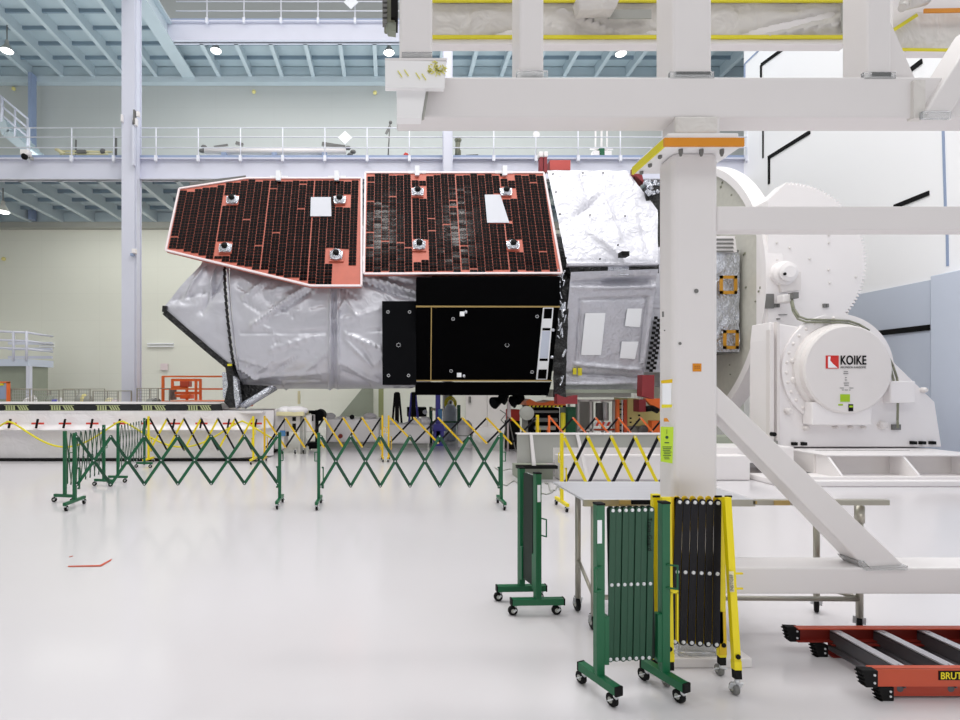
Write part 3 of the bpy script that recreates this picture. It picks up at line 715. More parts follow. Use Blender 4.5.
for x0, y0, x1, y1 in ((720, 275.5, 737.5, 294), (723.5, 330, 739, 349)):
    bm = BM(); a, c = W(x0, y1, Y), W(x1, y0, Y)
    t = .07; box(bm, a.x, c.x, Y, Y + .02, a.z, a.z + t); box(bm, a.x, c.x, Y, Y + .02, c.z - t, c.z); box(bm, a.x, a.x + t, Y, Y + .02, a.z, c.z); box(bm, c.x - t, c.x, Y, Y + .02, a.z, c.z)
    obj('gold_frame', bm, 'gold', T)
bm = BM()
g = obj('slotted_plate', quad([(708, 236), (735, 236), (737, 252), (708, 252)], [11.7] * 4, .1), 'white', T)
for k in range(4): bm = bm; prism(bm, [W(709, 238.5 + 4 * k, 11.68), W(733, 238.5 + 4 * k, 11.68), W(734, 240.3 + 4 * k, 11.68), W(709, 240.3 + 4 * k, 11.68)], (0, .01, 0))
obj('slot', bm, 'greyd', g)
# gear sector
bm = BM(); gc = W(787, 262, 11.0); R = 77 * 11 / F; pts = []; nt_ = 56
for i in range(nt_ * 4):
    a = math.radians(90 - 150 * i / (nt_ * 4)); k = i % 4; r_ = R + (.06 if k in (0, 1) else 0); pts.append(gc + Vector((math.cos(a) * r_, 0, math.sin(a) * r_)))
pts += [W(786, 335, 11), W(768, 335, 11), W(768, 200, 11)]
gear = obj('gear_sector', prism(bm, pts, (0, .35, 0)), 'white', K)
bm = BM()
for px, py in ((777, 243), (777, 260), (829, 235), (829, 243), (829, 270), (830, 283), (856, 277), (790, 248), (810, 259)): lathe(bm, W(px, py, 10.99), (0, -1, 0), [(.028, 0), (.02, .02)], 8)
obj('gear_bolt', bm, 'white2', gear)
bm = BM()
for px, py in ((777, 305.5), (826, 305.5)):
    for k in (0, 1): box(bm, X_(px - 2.8 + k * 3, 10.98), X_(px - .4 + k * 3, 10.98), 10.97, 11, Z_(307.5, 11), Z_(303.8, 11))
box(bm, X_(777, 10.98), X_(780, 10.98), 10.97, 11, Z_(319.5, 11), Z_(318.4, 11)); box(bm, X_(779, 10.98), X_(787, 10.98), 10.97, 11, Z_(315, 11), Z_(314.5, 11))
obj('gear_tag', bm, 'greyd', gear)
bm = lathe(BM(), W(781, 274, 10.98), (0, -1, 0), [(.25, 0), (.25, .12), (.2, .16), (.2, .22), (.12, .25)], 32); tr_ = obj('trunnion', bm, 'white', K)
obj('trunnion_hole', lathe(BM(), W(784.5, 274, 10.72), (0, -1, 0), [(.03, 0), (.03, .02)], 10), 'black', tr_)
obj('trunnion_bracket', prism(BM(), [W(787, 268, 10.9), W(801, 272, 10.9), W(801, 290, 10.9), W(782, 292, 10.9), W(780, 284, 10.9)], (0, .1, 0)), 'white2', K)
obj('valve_block', box(BM(), X_(780, 10.8), X_(792, 10.8), 10.7, 10.9, Z_(303, 10.8), Z_(295, 10.8)), 'white', K, .02)
obj('valve_cap', box(BM(), X_(790, 10.7), X_(795, 10.7), 10.6, 10.75, Z_(299, 10.7), Z_(293, 10.7)), 'greyd', K)
Yc = 10.2
pc = [(791, 302), (793, 311), (798, 319), (806, 322), (830, 322.5), (848, 323.5), (858, 327), (868, 333)]
bm = pipe(BM(), [W(x, y, 10.7 - .95 * min(1, i / 3)) for i, (x, y) in enumerate(pc)], .02); pipe(bm, [W(x + 1, y - 2.6, 10.7 - .95 * min(1, i / 3)) for i, (x, y) in enumerate(pc)], .02)
pipe(bm, [W(888, 356, 9.7), W(893, 366, 9.7), W(897, 378, 9.7), (W(898, 385, 9.7))], .018); pipe(bm, [W(885, 354, 9.7), W(890, 366, 9.7), W(893, 378, 9.7), (W(895, 385, 9.7))], .018)
pipe(bm, [W(898, 398, 9.7), W(897.5, 420, 9.7), W(898, 428, 9.7)], .018)
obj('cable', bm, 'cable', K)
# side frame and drum
YF = 9.85
sf = obj('side_frame', prism(BM(), [W(x, y, YF) for x, y in ((767, 447), (768, 340), (770, 322), (800, 327), (850, 327), (868, 333), (897, 365), (935, 402), (942, 447))], (0, .5, 0)), 'white', K, .02)
bm = box(BM(), X_(768, 9.8), X_(772, 9.8), 9.75, YF, Z_(440, 9.8), Z_(330, 9.8)); box(bm, X_(776, 9.8), X_(778.5, 9.8), 9.77, YF, Z_(440, 9.8), Z_(322, 9.8))
obj('frame_rib', bm, 'white2', sf)
bm = BM(); prism(bm, [W(x, y, 9.8) for x, y in ((768, 441), (778, 441), (778, 444), (768, 444))], (0, .05, 0)); obj('frame_shadow_gap', bm, 'grey', sf)
DC = W(847.5, 369.5, 9.6); DR = 44.3 * 9.6 / F
bm = lathe(BM(), DC, (0, 1, 0), [(DR - .03, -.02), (DR, .0), (DR, .1), (DR + .05, .14), (DR + .05, .3)], 96); dr = obj('drum_cover', bm, 'white2', K)
bm = BM()
for k in range(18):
    a = math.radians(95 + k * 11); lathe(bm, DC + Vector((math.cos(a) * (DR + .16), .22, math.sin(a) * (DR + .16))), (0, -1, 0), [(.035, 0), (.035, .02), (.015, .05)], 8)
obj('drum_bolt', bm, 'white2', dr)
bm = lathe(BM(), DC + Vector((0, .12, 0)), (0, 1, 0), [(DR + .24, 0.08), (DR + .24, .2)], 96); obj('drum_flange', bm, 'white', dr)
obj('drum_foot', box(BM(), X_(812, 9.62), X_(872, 9.62), 9.62, YF, Z_(425, 9.62), Z_(402, 9.62)), 'white', K, .02)
obj('junction_cover', box(BM(), X_(888, 9.7), X_(913, 9.7), 9.65, YF, Z_(403, 9.7), Z_(381, 9.7)), 'white', K, .02)
obj('cable_port', box(BM(), X_(893.5, 9.8), X_(901, 9.8), 9.8, YF, Z_(430, 9.8), Z_(424.5, 9.8)), 'greyd', K)
bm = BM()
for px in (795, 804.5): box(bm, X_(px - 2, 9.8), X_(px + 2.4, 9.8), 9.79, YF, Z_(445.5, 9.8), Z_(442.3, 9.8))
for px in (914, 923, 933): box(bm, X_(px - 2, 9.8), X_(px + 2.8, 9.8), 9.79, YF, Z_(444.5, 9.8), Z_(441.3, 9.8))
obj('lifting_slot', bm, 'black', K)
bm = BM()
for px, py, r_ in ((787, 411, .06), (813, 415, .09), (792, 380, .07), (790, 361, .05), (805, 428, .05), (834, 427, .03), (849, 427, .03), (862, 427, .03), (881, 425, .08), (907, 388, .05), (922, 390, .05)): lathe(bm, W(px, py, YF), (0, -1, 0), [(r_, 0), (r_, .06), (r_ * .6, .09)], 12)
obj('frame_bolt', bm, 'white2', K)
# logo
Yt = DC.y - .028
def P2w(px, py): return W(px, py, Yt)
lg = obj('logo_square', prism(BM(), [P2w(826, 355.5), P2w(838.8, 355.5), P2w(838.8, 368.5), P2w(826, 368.5)], (0, .006, 0)), 'logored', dr)
bm = prism(BM(), [P + Vector((0, -.004, 0)) for P in (P2w(828, 356.5), P2w(830.5, 356.5), P2w(830, 360.5), P2w(833, 364), P2w(837.5, 367.8), P2w(828, 367.8))], (0, .004, 0)); obj('logo_letter', bm, 'patch', lg)
text('logo_text', 'KOIKE', 'black', dr, P2w(840.2, 364.4) , (1, 0, 0), (0, 0, 1), 12.6 * 9.6 / F, .70, .003, .004, spacing=1.04)
text('logo_subtitle', 'ARONSON RANSOME', 'greyd', dr, P2w(840.4, 368.3), (1, 0, 0), (0, 0, 1), 2.9 * 9.6 / F, .90, .002)
bm = BM()
for px, py, w in ((846, 371.5, 2), (846, 373.5, 2.4), (846, 377.5, .8), (846, 380, 1), (846.5, 383, 2.6), (846.5, 385.2, 2.2), (842, 388, 2), (851.5, 388, 2), (843, 390, .8), (846.5, 390, 1.6), (850, 390, .7)): box(bm, X_(px - w, Yt), X_(px + w, Yt), Yt, Yt + .005, Z_(py + .3, Yt), Z_(py - .3, Yt))
obj('small_print', bm, 'greyd', dr)
obj('green_sticker', prism(BM(), [P2w(840.5, 394.3), P2w(850, 394.3), P2w(850, 401.8), P2w(840.5, 401.8)], (0, .006, 0)), 'limeg', dr)
obj('lime_strip', prism(BM(), [P2w(838.5, 404), P2w(843, 404), P2w(843, 405.6), P2w(838.5, 405.6)], (0, .006, 0)), 'limeg', dr)
bs = obj('black_sticker', prism(BM(), [P2w(848.7, 404.2), P2w(853.3, 404.2), P2w(853.3, 411.2), P2w(848.7, 411.2)], (0, .006, 0)), 'black', dr)
obj('sticker_band', prism(BM(), [P2w(849.2, 405.6) - Vector((0, .003, 0)), P2w(852.8, 405.6) - Vector((0, .003, 0)), P2w(852.8, 407.4) - Vector((0, .003, 0)), P2w(849.2, 407.4) - Vector((0, .003, 0))], (0, .004, 0)), 'limeg', bs)
# base of the positioner
YB = 9.6
ba = obj('base_top', box(BM(), X_(794, YB), X_(942, YB), 8.9, 11.5, .43, .458), 'white', K, .008)
obj('base_body', box(BM(), X_(794, YB), X_(940, YB), 9.15, 11.5, .1, .43), 'white2', K)
obj('base_flange', box(BM(), X_(790, 8.2), 11.1, 8.4, 9.2, 0.0, .10), 'white', K, .02)
obj('base_ledge', box(BM(), X_(794, 8.9), 11.0, 8.5, 8.62, .10, .14), 'white', K)
for px in (796, 866, 925):
    x = X_(px, YB); obj('gusset', prism(BM(), [(x, 9.16, .10), (x, 8.62, .10), (x, 8.66, .16), (x, 8.92, .43), (x, 9.16, .43)], (.04, 0, 0)), 'white', K)
bm = box(BM(), X_(812, 9.59), X_(905, 9.59), 9.5, 9.53, .457, .462); obj('base_joint', bm, 'greyd', K)
obj('plinth_cover', prism(BM(), [W(x, y, 9.3) for x, y in ((942, 456), (975, 458), (975, 480), (950, 476))], (0, 1.2, 0)), 'tarp', K)
obj('plinth_strip', prism(BM(), [W(x, y, 9.2) for x, y in ((941, 474), (975, 475), (975, 479.5), (944, 479))], (0, .1, 0)), 'black', K)
obj('left_plinth', box(BM(), X_(560, 9.3), X_(794, 9.3), 9.3, 10.6, Z_(463, 9.3), Z_(447, 9.3)), 'white', K, .01)
obj('left_sill', box(BM(), X_(560, 9.0), X_(750, 9.0), 9.0, 9.3, Z_(480, 9.0), Z_(456, 9.0)), 'white', K, .01)
obj('left_foot', box(BM(), X_(560, 9.1), X_(800, 9.1), 9.1, 9.5, 0, Z_(478, 9.1)), 'grey', K)
obj('shadow_bay', box(BM(), X_(700, 9.9), X_(768, 9.9), 9.9, 10.4, Z_(447, 9.9), Z_(437, 9.9)), 'greygreen', K)
obj('hose_clamp', lathe(BM(), W(771.5, 434, 9.7), (0, -1, 0), [(.04, 0), (.04, .08)], 14), 'black', K)

# grey extension box
G = thing('grey_platform', 'long low grey steel platform left of the positioner, behind the zigzag barrier', 'platform')
Y = 8.9
obj('front_panel', box(BM(), X_(553, Y), X_(705, Y), Y, Y + .05, Z_(447.5, Y), Z_(434.5, Y)), 'grey', G)
obj('side_panel', box(BM(), X_(517.5, Y), X_(553, Y), Y, Y + .05, Z_(463, Y), Z_(434.5, Y)), 'grey', G)
obj('top_edge', box(BM(), X_(517, Y), X_(706, Y), Y - .04, Y + .12, Z_(434.5, Y), Z_(433.2, Y)), 'white', G)
obj('diagonal_brace', prism(BM(), [W(x, y, Y - .06) for x, y in ((530, 434), (532.5, 434), (536.5, 468), (532.5, 468))], (0, .04, 0)), 'white', G); bm = BM(); prism(bm, [W(x, y, Y - .06) for x, y in ((576, 434), (579, 434), (590, 481), (586.5, 481))], (0, .04, 0))
obj('diagonal_brace', bm, 'white', G)
obj('under_shelf', box(BM(), X_(519, 9.1), X_(553, 9.1), 9.1, 9.6, Z_(480, 9.1), Z_(467, 9.1)), 'greygreen', G)
bm = box(BM(), X_(517, 8.85), X_(557, 8.85), 8.8, 8.95, Z_(468.5, 8.85), Z_(465.5, 8.85)); obj('connector_strip', bm, 'black', G)

# ------------------------------------------------------------------ white gantry frame in the foreground
S = thing('steel_gantry', 'white box section steel gantry filling the right foreground', 'gantry')
PX0, PX1, PY0, PY1 = 1.676, 1.95, 3.08, 3.255
obj('post', box(BM(), PX0 , PX1, PY0, PY1, .04, 3.0), 'frame', S, .035, 4)
obj('base_plate', box(BM(), 1.56, 2.07, 2.97, 3.42, 0, .055), 'frame', S, .006)
obj('upper_beam', box(BM(), X_(397, 3.04), 3.6, 3.04, 3.205, 3.18, 3.42), 'frame', S, .012, 3)
obj('cross_beam', box(BM(), PX1, 3.6, 3.1, 3.2, Z_(230, 3.1), Z_(206, 3.1)), 'frame', S, .008)
obj('lower_beam', box(BM(), PX1, 3.7, 3.1, 3.3, .37, .528), 'frame', S, .01)
a, c = W(700, 388, 3.1), W(884, 566, 3.1)
bm = prism(BM(), [W(716, 385, 3.12), W(908, 569, 3.12), W(866, 569, 3.12), W(716, 413, 3.12)], (0, .13, 0)); obj('brace', bm, 'frame', S, .008)
bm = prism(BM(), [W(857, 561, 3.11), W(864, 561, 3.1), W(871, 568.5, 3.09), W(908, 566, 3.09), W(908, 570, 3.09), W(866, 570.5, 3.09)], (0, .14, 0)); obj('weld_tape', bm, 'clear', S)
# flange on post top
fl = obj('flange_plate', box(BM(), X_(665, 3.0), 2.03, 3.0, 3.385, 2.995, 3.01), 'frame_b', S)
bm = box(BM(), X_(664, 2.99), 2.035, 2.985, 3.0, 2.99, 3.037); obj('amber_tape', bm, 'amber', S)
bm = box(BM(), X_(664, 2.99), X_(664, 2.99) + .012, 3.0, 3.39, 2.99, 3.037); obj('yellow_tape', bm, 'ytape', S)
obj('flange_upper', box(BM(), X_(667, 3.02), 2.02, 3.01, 3.38, 3.01, 3.078), 'frame_b', S, .008)
obj('neck', box(BM(), PX0, PX1 - .02, 3.045, 3.2, 3.0, 3.185), 'frame', S)
obj('neck_block', box(BM(), PX0 - .02, PX1 - .05, 3.01, 3.04, 3.078, 3.175), 'plastic', S, .01)
bm = BM()
for x in (1.70, 1.82, 1.94): lathe(bm, (x + .0, 3.04, 2.995), (0, 0, -1), [(.012, 0), (.012, .02), (.006, .04)], 10)
for y in (3.12, 3.24, 3.35): lathe(bm, (1.62, y, 2.995), (0, 0, -1), [(.012, 0), (.012, .015), (.006, .02)], 10)
obj('flange_bolt', bm, 'greyd', fl)
# T head at left
obj('head_plate', prism(BM(), [W(385, 60, 2.95), W(446.5, 61, 2.95), W(444.5, 88, 2.95), W(385.2, 87.5, 2.95)], (0, .04, 0)), 'frame_b', S, .004)
hp = obj('head_top', box(BM(), X_(385, 2.95), X_(447, 2.95), 2.95, 3.2, Z_(60.5, 2.95), Z_(58, 2.95)), 'frame', S)
obj('head_block', prism(BM(), [W(396.5, 87, 2.98), W(426.5, 87, 2.98), W(421.5, 118, 2.98), W(397, 118, 2.98)], (0, .07, 0)), 'frame_b', S)
bm = prism(BM(), [W(426.5, 88, 3.0), W(429, 88, 3.0), W(424.5, 116, 3.0), W(422, 117, 3.0)], (0, .04, 0)); obj('block_tape', bm, 'grey', S)
bm = BM(); rr = random.Random(11)
for k in range(55):
    a = rr.uniform(0, 6.28); q = rr.uniform(0, 9.5); px, py = 436.5 + q * math.cos(a), 69 + q * .8 * math.sin(a); t = rr.uniform(0, 3.1); l = rr.uniform(.8, 2.2)
    bar(bm, W(px - l * math.cos(t), py - l * math.sin(t), 2.946), W(px + l * math.cos(t), py + l * math.sin(t), 2.946), .004, .003, up=(0, 1, 0))
for px, py in ((400, 74), (406.5, 73), (424, 77), (418, 76)): bar(bm, W(px - 2.2, py - 3.3, 2.946), W(px + 2, py + 3, 2.946), .005, .004, up=(0, 1, 0))
obj('yellow_residue', bm, 'residue', S)
def upost(x0, x1, Y, d, ybot, name='upper_post', sideleft=0):
    o = obj(name, box(BM(), X_(x0, Y), X_(x1, Y), Y, Y + d, Z_(ybot, Y), 6.5), 'frame', S, .015, 3)
    return o
upost(400, 432.5, 2.98, .22, 58)
up2 = upost(519.5, 544, 3.08, .2, 78)
upost(673, 712, 3.06, .2, 78)
upost(868, 892, 3.06, .18, 80)
for (x0, x1, y0, Y) in ((402, 432, 52, 2.97), (517, 548, 70.5, 3.05), (670, 714, 71.5, 3.04), (864, 896, 72, 3.04)):
    obj('foot_tape', box(BM(), X_(x0, Y), X_(x1, Y), Y, Y + .02, Z_(y0 + 7, Y), Z_(y0, Y)), 'clear', S)
obj('corner_gusset', prism(BM(), [W(889, 20, 3.12), W(894, 30, 3.12), W(915, 79, 3.12), W(888, 79, 3.12)], (0, .1, 0)), 'frame', S)
obj('corner_plate', box(BM(), X_(914, 3.02), X_(925.5, 3.02), 3.02, 3.06, Z_(118, 3.02), Z_(80, 3.02)), 'plastic', S)
bm = prism(BM(), [W(925, 113, 3.0), W(951, 113, 3.0), W(985, 60, 3.0), W(985, 18, 3.0)], (0, .16, 0)); obj('brace', bm, 'frame', S, .01)
obj('foot_tape', box(BM(), X_(923, 2.98), X_(952, 2.98), 2.98, 3.0, Z_(118, 2.98), Z_(111, 2.98)), 'clear', S)
obj('foot_guard', box(BM(), 1.66, 1.9, 2.99, 3.075, .056, .13), 'clear', S, .006)
# stickers on post
Yp = PY0 - .003
obj('hazard_tape', prism(BM(), [W(661, 380.5, Yp), W(672.5, 379, Yp), W(672.5, 382.8, Yp), W(661.5, 383.5, Yp)], (0, .002, 0)), 'yellow_d', S)
obj('paper_card', prism(BM(), [W(662.5, 383.2, Yp + .001), W(671.5, 382.8, Yp + .001), W(671, 405, Yp + .001), W(662.5, 405, Yp + .001)], (0, .002, 0)), 'patch', S)
obj('hazard_tape', prism(BM(), [W(661.7, 404.5, Yp), W(672.3, 404.5, Yp), W(671.8, 407.5, Yp), W(661.7, 408, Yp)], (0, .002, 0)), 'ytape', S)
obj('tape_scrap', prism(BM(), [W(664, 418, Yp), W(667, 418, Yp), W(669.5, 421.7, Yp), W(664, 421.7, Yp)], (0, .002, 0)), 'amber', S)
n_ = obj('caution_notice', prism(BM(), [W(660.8, 426.7, Yp), W(673.5, 427, Yp), W(672.5, 463.5, Yp), W(660.8, 461.5, Yp)], (0, .002, 0)), 'lime', S)
bm = BM(); lathe(bm, W(666.8, 437.3, Yp), (0, -1, 0), [(.009, 0), (.009, .002)], 14)
bar(bm, W(666.8, 429.5, Yp), W(666.8, 434, Yp), .002, .004); box(bm, X_(664.5, Yp), X_(669, Yp), Yp - .002, Yp, Z_(443.2, Yp), Z_(442.2, Yp))
for k, (a_, b_) in enumerate(((662.5, 671.5), (663, 671), (662.8, 670), (663.5, 671.5), (664, 670), (663, 671), (664, 669), (664.5, 669.5))): box(bm, X_(a_, Yp), X_(b_, Yp), Yp - .002, Yp, Z_(447.2 + k * 1.7, Yp), Z_(446.6 + k * 1.7, Yp))
obj('notice_print', bm, 'green_dk', n_)
o = obj('orange_label', prism(BM(), [W(692.8, 363.5, Yp), W(701.5, 363.5, Yp), W(701.5, 371.5, Yp), W(692.8, 371.5, Yp)], (0, .002, 0)), 'amber', S)
bm = BM()
for dx in (-2, 0, 2): 
    for dy in (-1.4, .6): box(bm, X_(697 + dx - .4, Yp), X_(697 + dx + .4, Yp), Yp - .002, Yp, Z_(367.6 + dy + .4, Yp), Z_(367.6 + dy - .4, Yp))
obj('label_print', bm, 'orange_dk', o)
bm = BM()
for px, py, r_ in ((696.3, 291, .013), (680, 343.5, .009), (664.5, 330.5, .004)): lathe(bm, W(px, py, Yp), (0, -1, 0), [(r_, 0), (r_, .002)], 10)
box(bm, X_(662, Yp), X_(663.8, Yp), Yp - .002, Yp, Z_(317, Yp), Z_(311.5, Yp)); obj('plug_hole', bm, 'greyd', S)

# tray wrapped in plastic above
U = thing('wrapped_beam', 'overhead tray wrapped in plastic sheet with yellow tape edges behind the gantry posts', 'beam')
Y = 3.75; zt, zb = Z_(3, Y), Z_(41.5, Y)
bm = sheet(BM(), lambda u, v: Vector((X_(431, Y) + (X_(846, Y) - X_(431, Y)) * u, Y, zt + (zb - zt) * v)), 120, 14, .010, 3.5, [(480, 40, 540, 25, 3, .03), (560, 10, 620, 35, 2, -.03), (740, 35, 835, 12, 2.5, .03), (760, 40, 840, 25, 2, -.03), (590, 40, 660, 30, 2, .02)], 1.)
obj('plastic_sheet', bm, 'plastic', U)
obj('tray_core', box(BM(), X_(431, Y), X_(846, Y), Y + .02, Y + .05, zb, 4.7), 'white', U)
obj('tray_lip', box(BM(), X_(431, Y), X_(846, Y), Y - .02, Y + .06, Z_(46, Y), Z_(41.5, Y)), 'white', U, .004)
obj('tray_cap', box(BM(), X_(431, Y), X_(846, Y), Y - .02, Y + .06, Z_(2, Y), 4.4), 'white', U)
bm = box(BM(), X_(431, Y), X_(846, Y), Y - .035, Y - .02, Z_(41.3, Y), Z_(38.2, Y)); box(bm, X_(431, Y), X_(846, Y), Y - .035, Y - .02, Z_(5, Y), Z_(2.8, Y)); obj('edge_tape', bm, 'ytape', U)
obj('junction_wrap', prism(BM(), [W(577, -4, 3.6), W(621, -4, 3.6), W(616, 8, 3.6), W(580, 9, 3.6)], (0, .1, 0)), 'plastic', U, .01)
obj('dull_patch', prism(BM(), [W(608, 9.5, Y - .045), W(651.5, 9.5, Y - .045), W(651.5, 18.5, Y - .045), W(608, 18.5, Y - .045)], (0, .006, 0)), 'grey', U)
obj('end_tape', box(BM(), X_(837, Y), X_(843.5, Y), Y - .04, Y - .03, Z_(36, Y), Z_(9, Y)), 'grey', U)
# right section of the wrap
bm = sheet(BM(), lambda u, v: W(892 + 90 * u, (31 - 20 * min(1, u / .28)) * (1 - v) + 50 * v, 3.9), 40, 14, .012, 3., (), 6.)
obj('corner_sheet', bm, 'plastic', U)
obj('corner_core', box(BM(), X_(893, 3.95), 4.6, 3.95, 3.98, Z_(50, 3.95), 4.8), 'white', U)
bm = bar(BM(), W(892, 31, 3.86), W(917, 15, 3.86), .01, .025, up=(0, 0, 1)); bar(bm, W(902, 49.5, 3.86), W(985, 50.5, 3.86), .01, .018); obj('corner_tape', bm, 'ytape', U)
obj('corner_band', bar(BM(), W(924, 11, 3.85), W(985, 10, 3.85), .01, .03), 'amber', U)
obj('corner_lip', box(BM(), X_(904, 3.9), 4.6, 3.88, 3.96, Z_(53, 3.9), Z_(50.5, 3.9)), 'white', U)
bm = BM(); tube(bm, W(905, 3, 3.8), W(926, -2, 3.8), .05, 12); tube(bm, W(902, 8, 3.8), W(908, 4, 3.8), .03, 10); obj('wrapped_fitting', bm, 'plastic', U)
# hoist motor beside the head
r = thing('hoist_motor', 'small olive grey motor unit beside the left gantry post at the top', 'motor'); Y = 3.3
obj('housing', box(BM(), X_(384, Y), X_(395, Y), Y, Y + .1, Z_(24, Y), 4.15), 'cable', r, .01)
bm = BM()
for k in range(5): box(bm, X_(382.5, Y), X_(387, Y), Y - .02, Y + .03, Z_(4 + 5 * k, Y), Z_(1 + 5 * k, Y))
obj('cooling_fin', bm, 'greyd', r)
obj('mount', prism(BM(), [W(385, 22, Y), W(396, 22, Y), W(396, 31, Y), W(388, 30, Y)], (0, .06, 0)), 'greygreen', r)
obj('side_bracket', box(BM(), X_(391, Y), X_(398, Y), Y - .03, Y + .12, Z_(20, Y), 4.2), 'black', r)
obj('hanger_rod', tube(BM(), (X_(390, Y), Y + .05, 4.1), (X_(390, Y), Y + .05, 4.6), .01), 'greyd', r)

# ------------------------------------------------------------------ expanding barriers
def caster(par, x, y, zt, r=.035, ax=(1, 0, 0), wm='black'):
    ax = Vector(ax)
    bm = BM(); tube(bm, (x, y, zt), (x, y, zt - .025), .012, 8); side = ax * .018
    for s in (-1, 1):
        p = Vector((x, y, zt - .025)) + side * s; q = Vector((x, y, r)) + side * s + Vector((-ax.y, ax.x, 0)) * .02
        bar(bm, p, q, .006, .03, up=ax)
    c = obj('caster', bm, 'rivet', par)
    q = Vector((x, y, r)) + Vector((-ax.y, ax.x, 0)) * .02
    obj('wheel', lathe(BM(), q - ax * .014, ax, [(r * .85, 0), (r, .005), (r, .023), (r * .85, .028)], 20), wm, c)
    obj('wheel_hub', lathe(BM(), q - ax * .016, ax, [(r * .45, 0), (r * .45, .032)], 12), 'grey', c)
def slat(p0, p1, w=.042, t=.006, n=6):
    """flat strip with rounded ends in the local XZ plane"""
    bm = BM(); p0, p1 = Vector(p0), Vector(p1); d = (p1 - p0); L = d.length; d.normalize(); s = Vector((-d.z, 0, d.x))
    pts = []
    for k in range(n + 1): a = -math.pi / 2 + math.pi * k / n; pts.append(p1 + d * (math.cos(a) * w / 2) + s * (math.sin(a) * w / 2))
    for k in range(n + 1): a = math.pi / 2 + math.pi * k / n; pts.append(p0 + d * (math.cos(a) * w / 2) + s * (math.sin(a) * w / 2))
    return prism(bm, pts, (0, t, 0))
def barrier(label, A, B, n, pm, m1, m2, group, ztop=.95, SL=.78, sw=.04, footrot=0., postend=(1, 1), posth=1.0, foot=.24, feet=(1, 1)):
    A, B = Vector(A), Vector(B); d = B - A; L = d.length
    r = thing('folding_barrier', label, 'barrier', group, (A.x, A.y, 0), math.atan2(d.y, d.x))
    p = L / n; hgt = math.sqrt(max(.02, SL * SL - p * p)); zb = ztop - hgt
    for k in range(n):
        obj('slat', slat((k * p, .004, zb), ((k + 1) * p, .004, ztop), sw), m1, r)
        obj('slat', slat((k * p, -.006, ztop), ((k + 1) * p, -.006, zb), sw), m2, r)
    bm = BM()
    for k in range(n + 1):
        for zz in (ztop, zb): lathe(bm, (k * p, -.008, zz), (0, -1, 0), [(.010, 0), (.007, .005)], 8)
        if k < n: lathe(bm, (k * p + p / 2, -.008, (ztop + zb) / 2), (0, -1, 0), [(.010, 0), (.007, .005)], 8)
    obj('rivet', bm, 'rivet', r)
    for i, x in enumerate((-.03, L + .03)):
        if not postend[i]: continue
        obj('post', box(BM(), x - .02, x + .02, -.02, .02, .11 if feet[i] else .3, posth), pm, r, .003)
        s = 1 if i == 0 else -1
        bm = BM(); x1 = x + s * .045
        box(bm, x1 - .004, x1 + .022, -.012, .012, .25, .27); box(bm, x1 - .004, x1 + .022, -.012, .012, .52, .54); box(bm, x1 + .008, x1 + .022, -.012, .012, .25, .54)
        obj('slide_bracket', bm, pm, r)
        obj('handle', pipe(BM(), [(x + s * .02 - s * .04, -.02, .62), (x - s * .05, -.03, .62), (x - s * .05, -.03, .74), (x - s * .02, -.02, .74)], .006, 6), pm, r)
        if feet[i]:
            ca, sa = math.sin(footrot), math.cos(footrot)
            f0, f1 = Vector((x - ca * foot, -sa * foot, .095)), Vector((x + ca * foot, sa * foot, .095))
            obj('foot', bar(BM(), f0, f1, .04, .04), pm, r, .003)
            for q in (f0.lerp(f1, .06), f0.lerp(f1, .94)): caster(r, q.x, q.y, .077)
    return r
GR = 'expanding lattice barriers'
def PT(px, Y): return (X_(px, Y), Y)
barrier('green lattice barrier across the left middle floor, stretched six diamonds wide', PT(77, 6.95), PT(277.5, 7.05), 6, 'green', 'green', 'green_dk', GR, footrot=0)
barrier('green lattice barrier in the middle of the floor below the black radiator', PT(321, 7.0), PT(499, 7.0), 6, 'green', 'green', 'green_dk', GR)
barrier('narrow green lattice barrier seen almost edge on behind the left barrier end', PT(66, 7.3), PT(103, 8.45), 8, 'green', 'green_dk', 'green_dk', GR, sw=.02, SL=.74, footrot=.3, foot=.17)
barrier('small green lattice barrier farthest back, in front of the white tarp', PT(118.5, 8.85), PT(144, 10.4), 9, 'green', 'green_dk', 'green_dk', GR, sw=.02, SL=.74, footrot=.3, foot=.17)
barrier('yellow and black lattice barrier in front of the white tarp platform', PT(150, 11.05), PT(252, 11.05), 6, 'yellow', 'yellow', 'blk_slat', GR, SL=.76)
barrier('yellow and black lattice barrier beneath the telescope barrel', PT(266, 11.2), PT(381, 11.4), 6, 'yellow_d', 'blk_slat', 'yellow_d', GR, SL=.76)
barrier('yellow and black lattice barrier beneath the black radiator panel', PT(390, 11.4), PT(536, 11.2), 6, 'yellow_d', 'blk_slat', 'yellow_d', GR, SL=.76)
barrier('orange and black lattice barrier behind the grey platform', PT(550.5, 11.3), PT(686, 11.3), 6, 'liftorange', 'blk_slat', 'liftorange', GR, SL=.76)
barrier('yellow and black lattice barrier just behind the steel table', PT(564, 6.9), PT(706, 6.9), 6, 'yellow', 'blk_slat', 'yellow', GR, SL=.72)

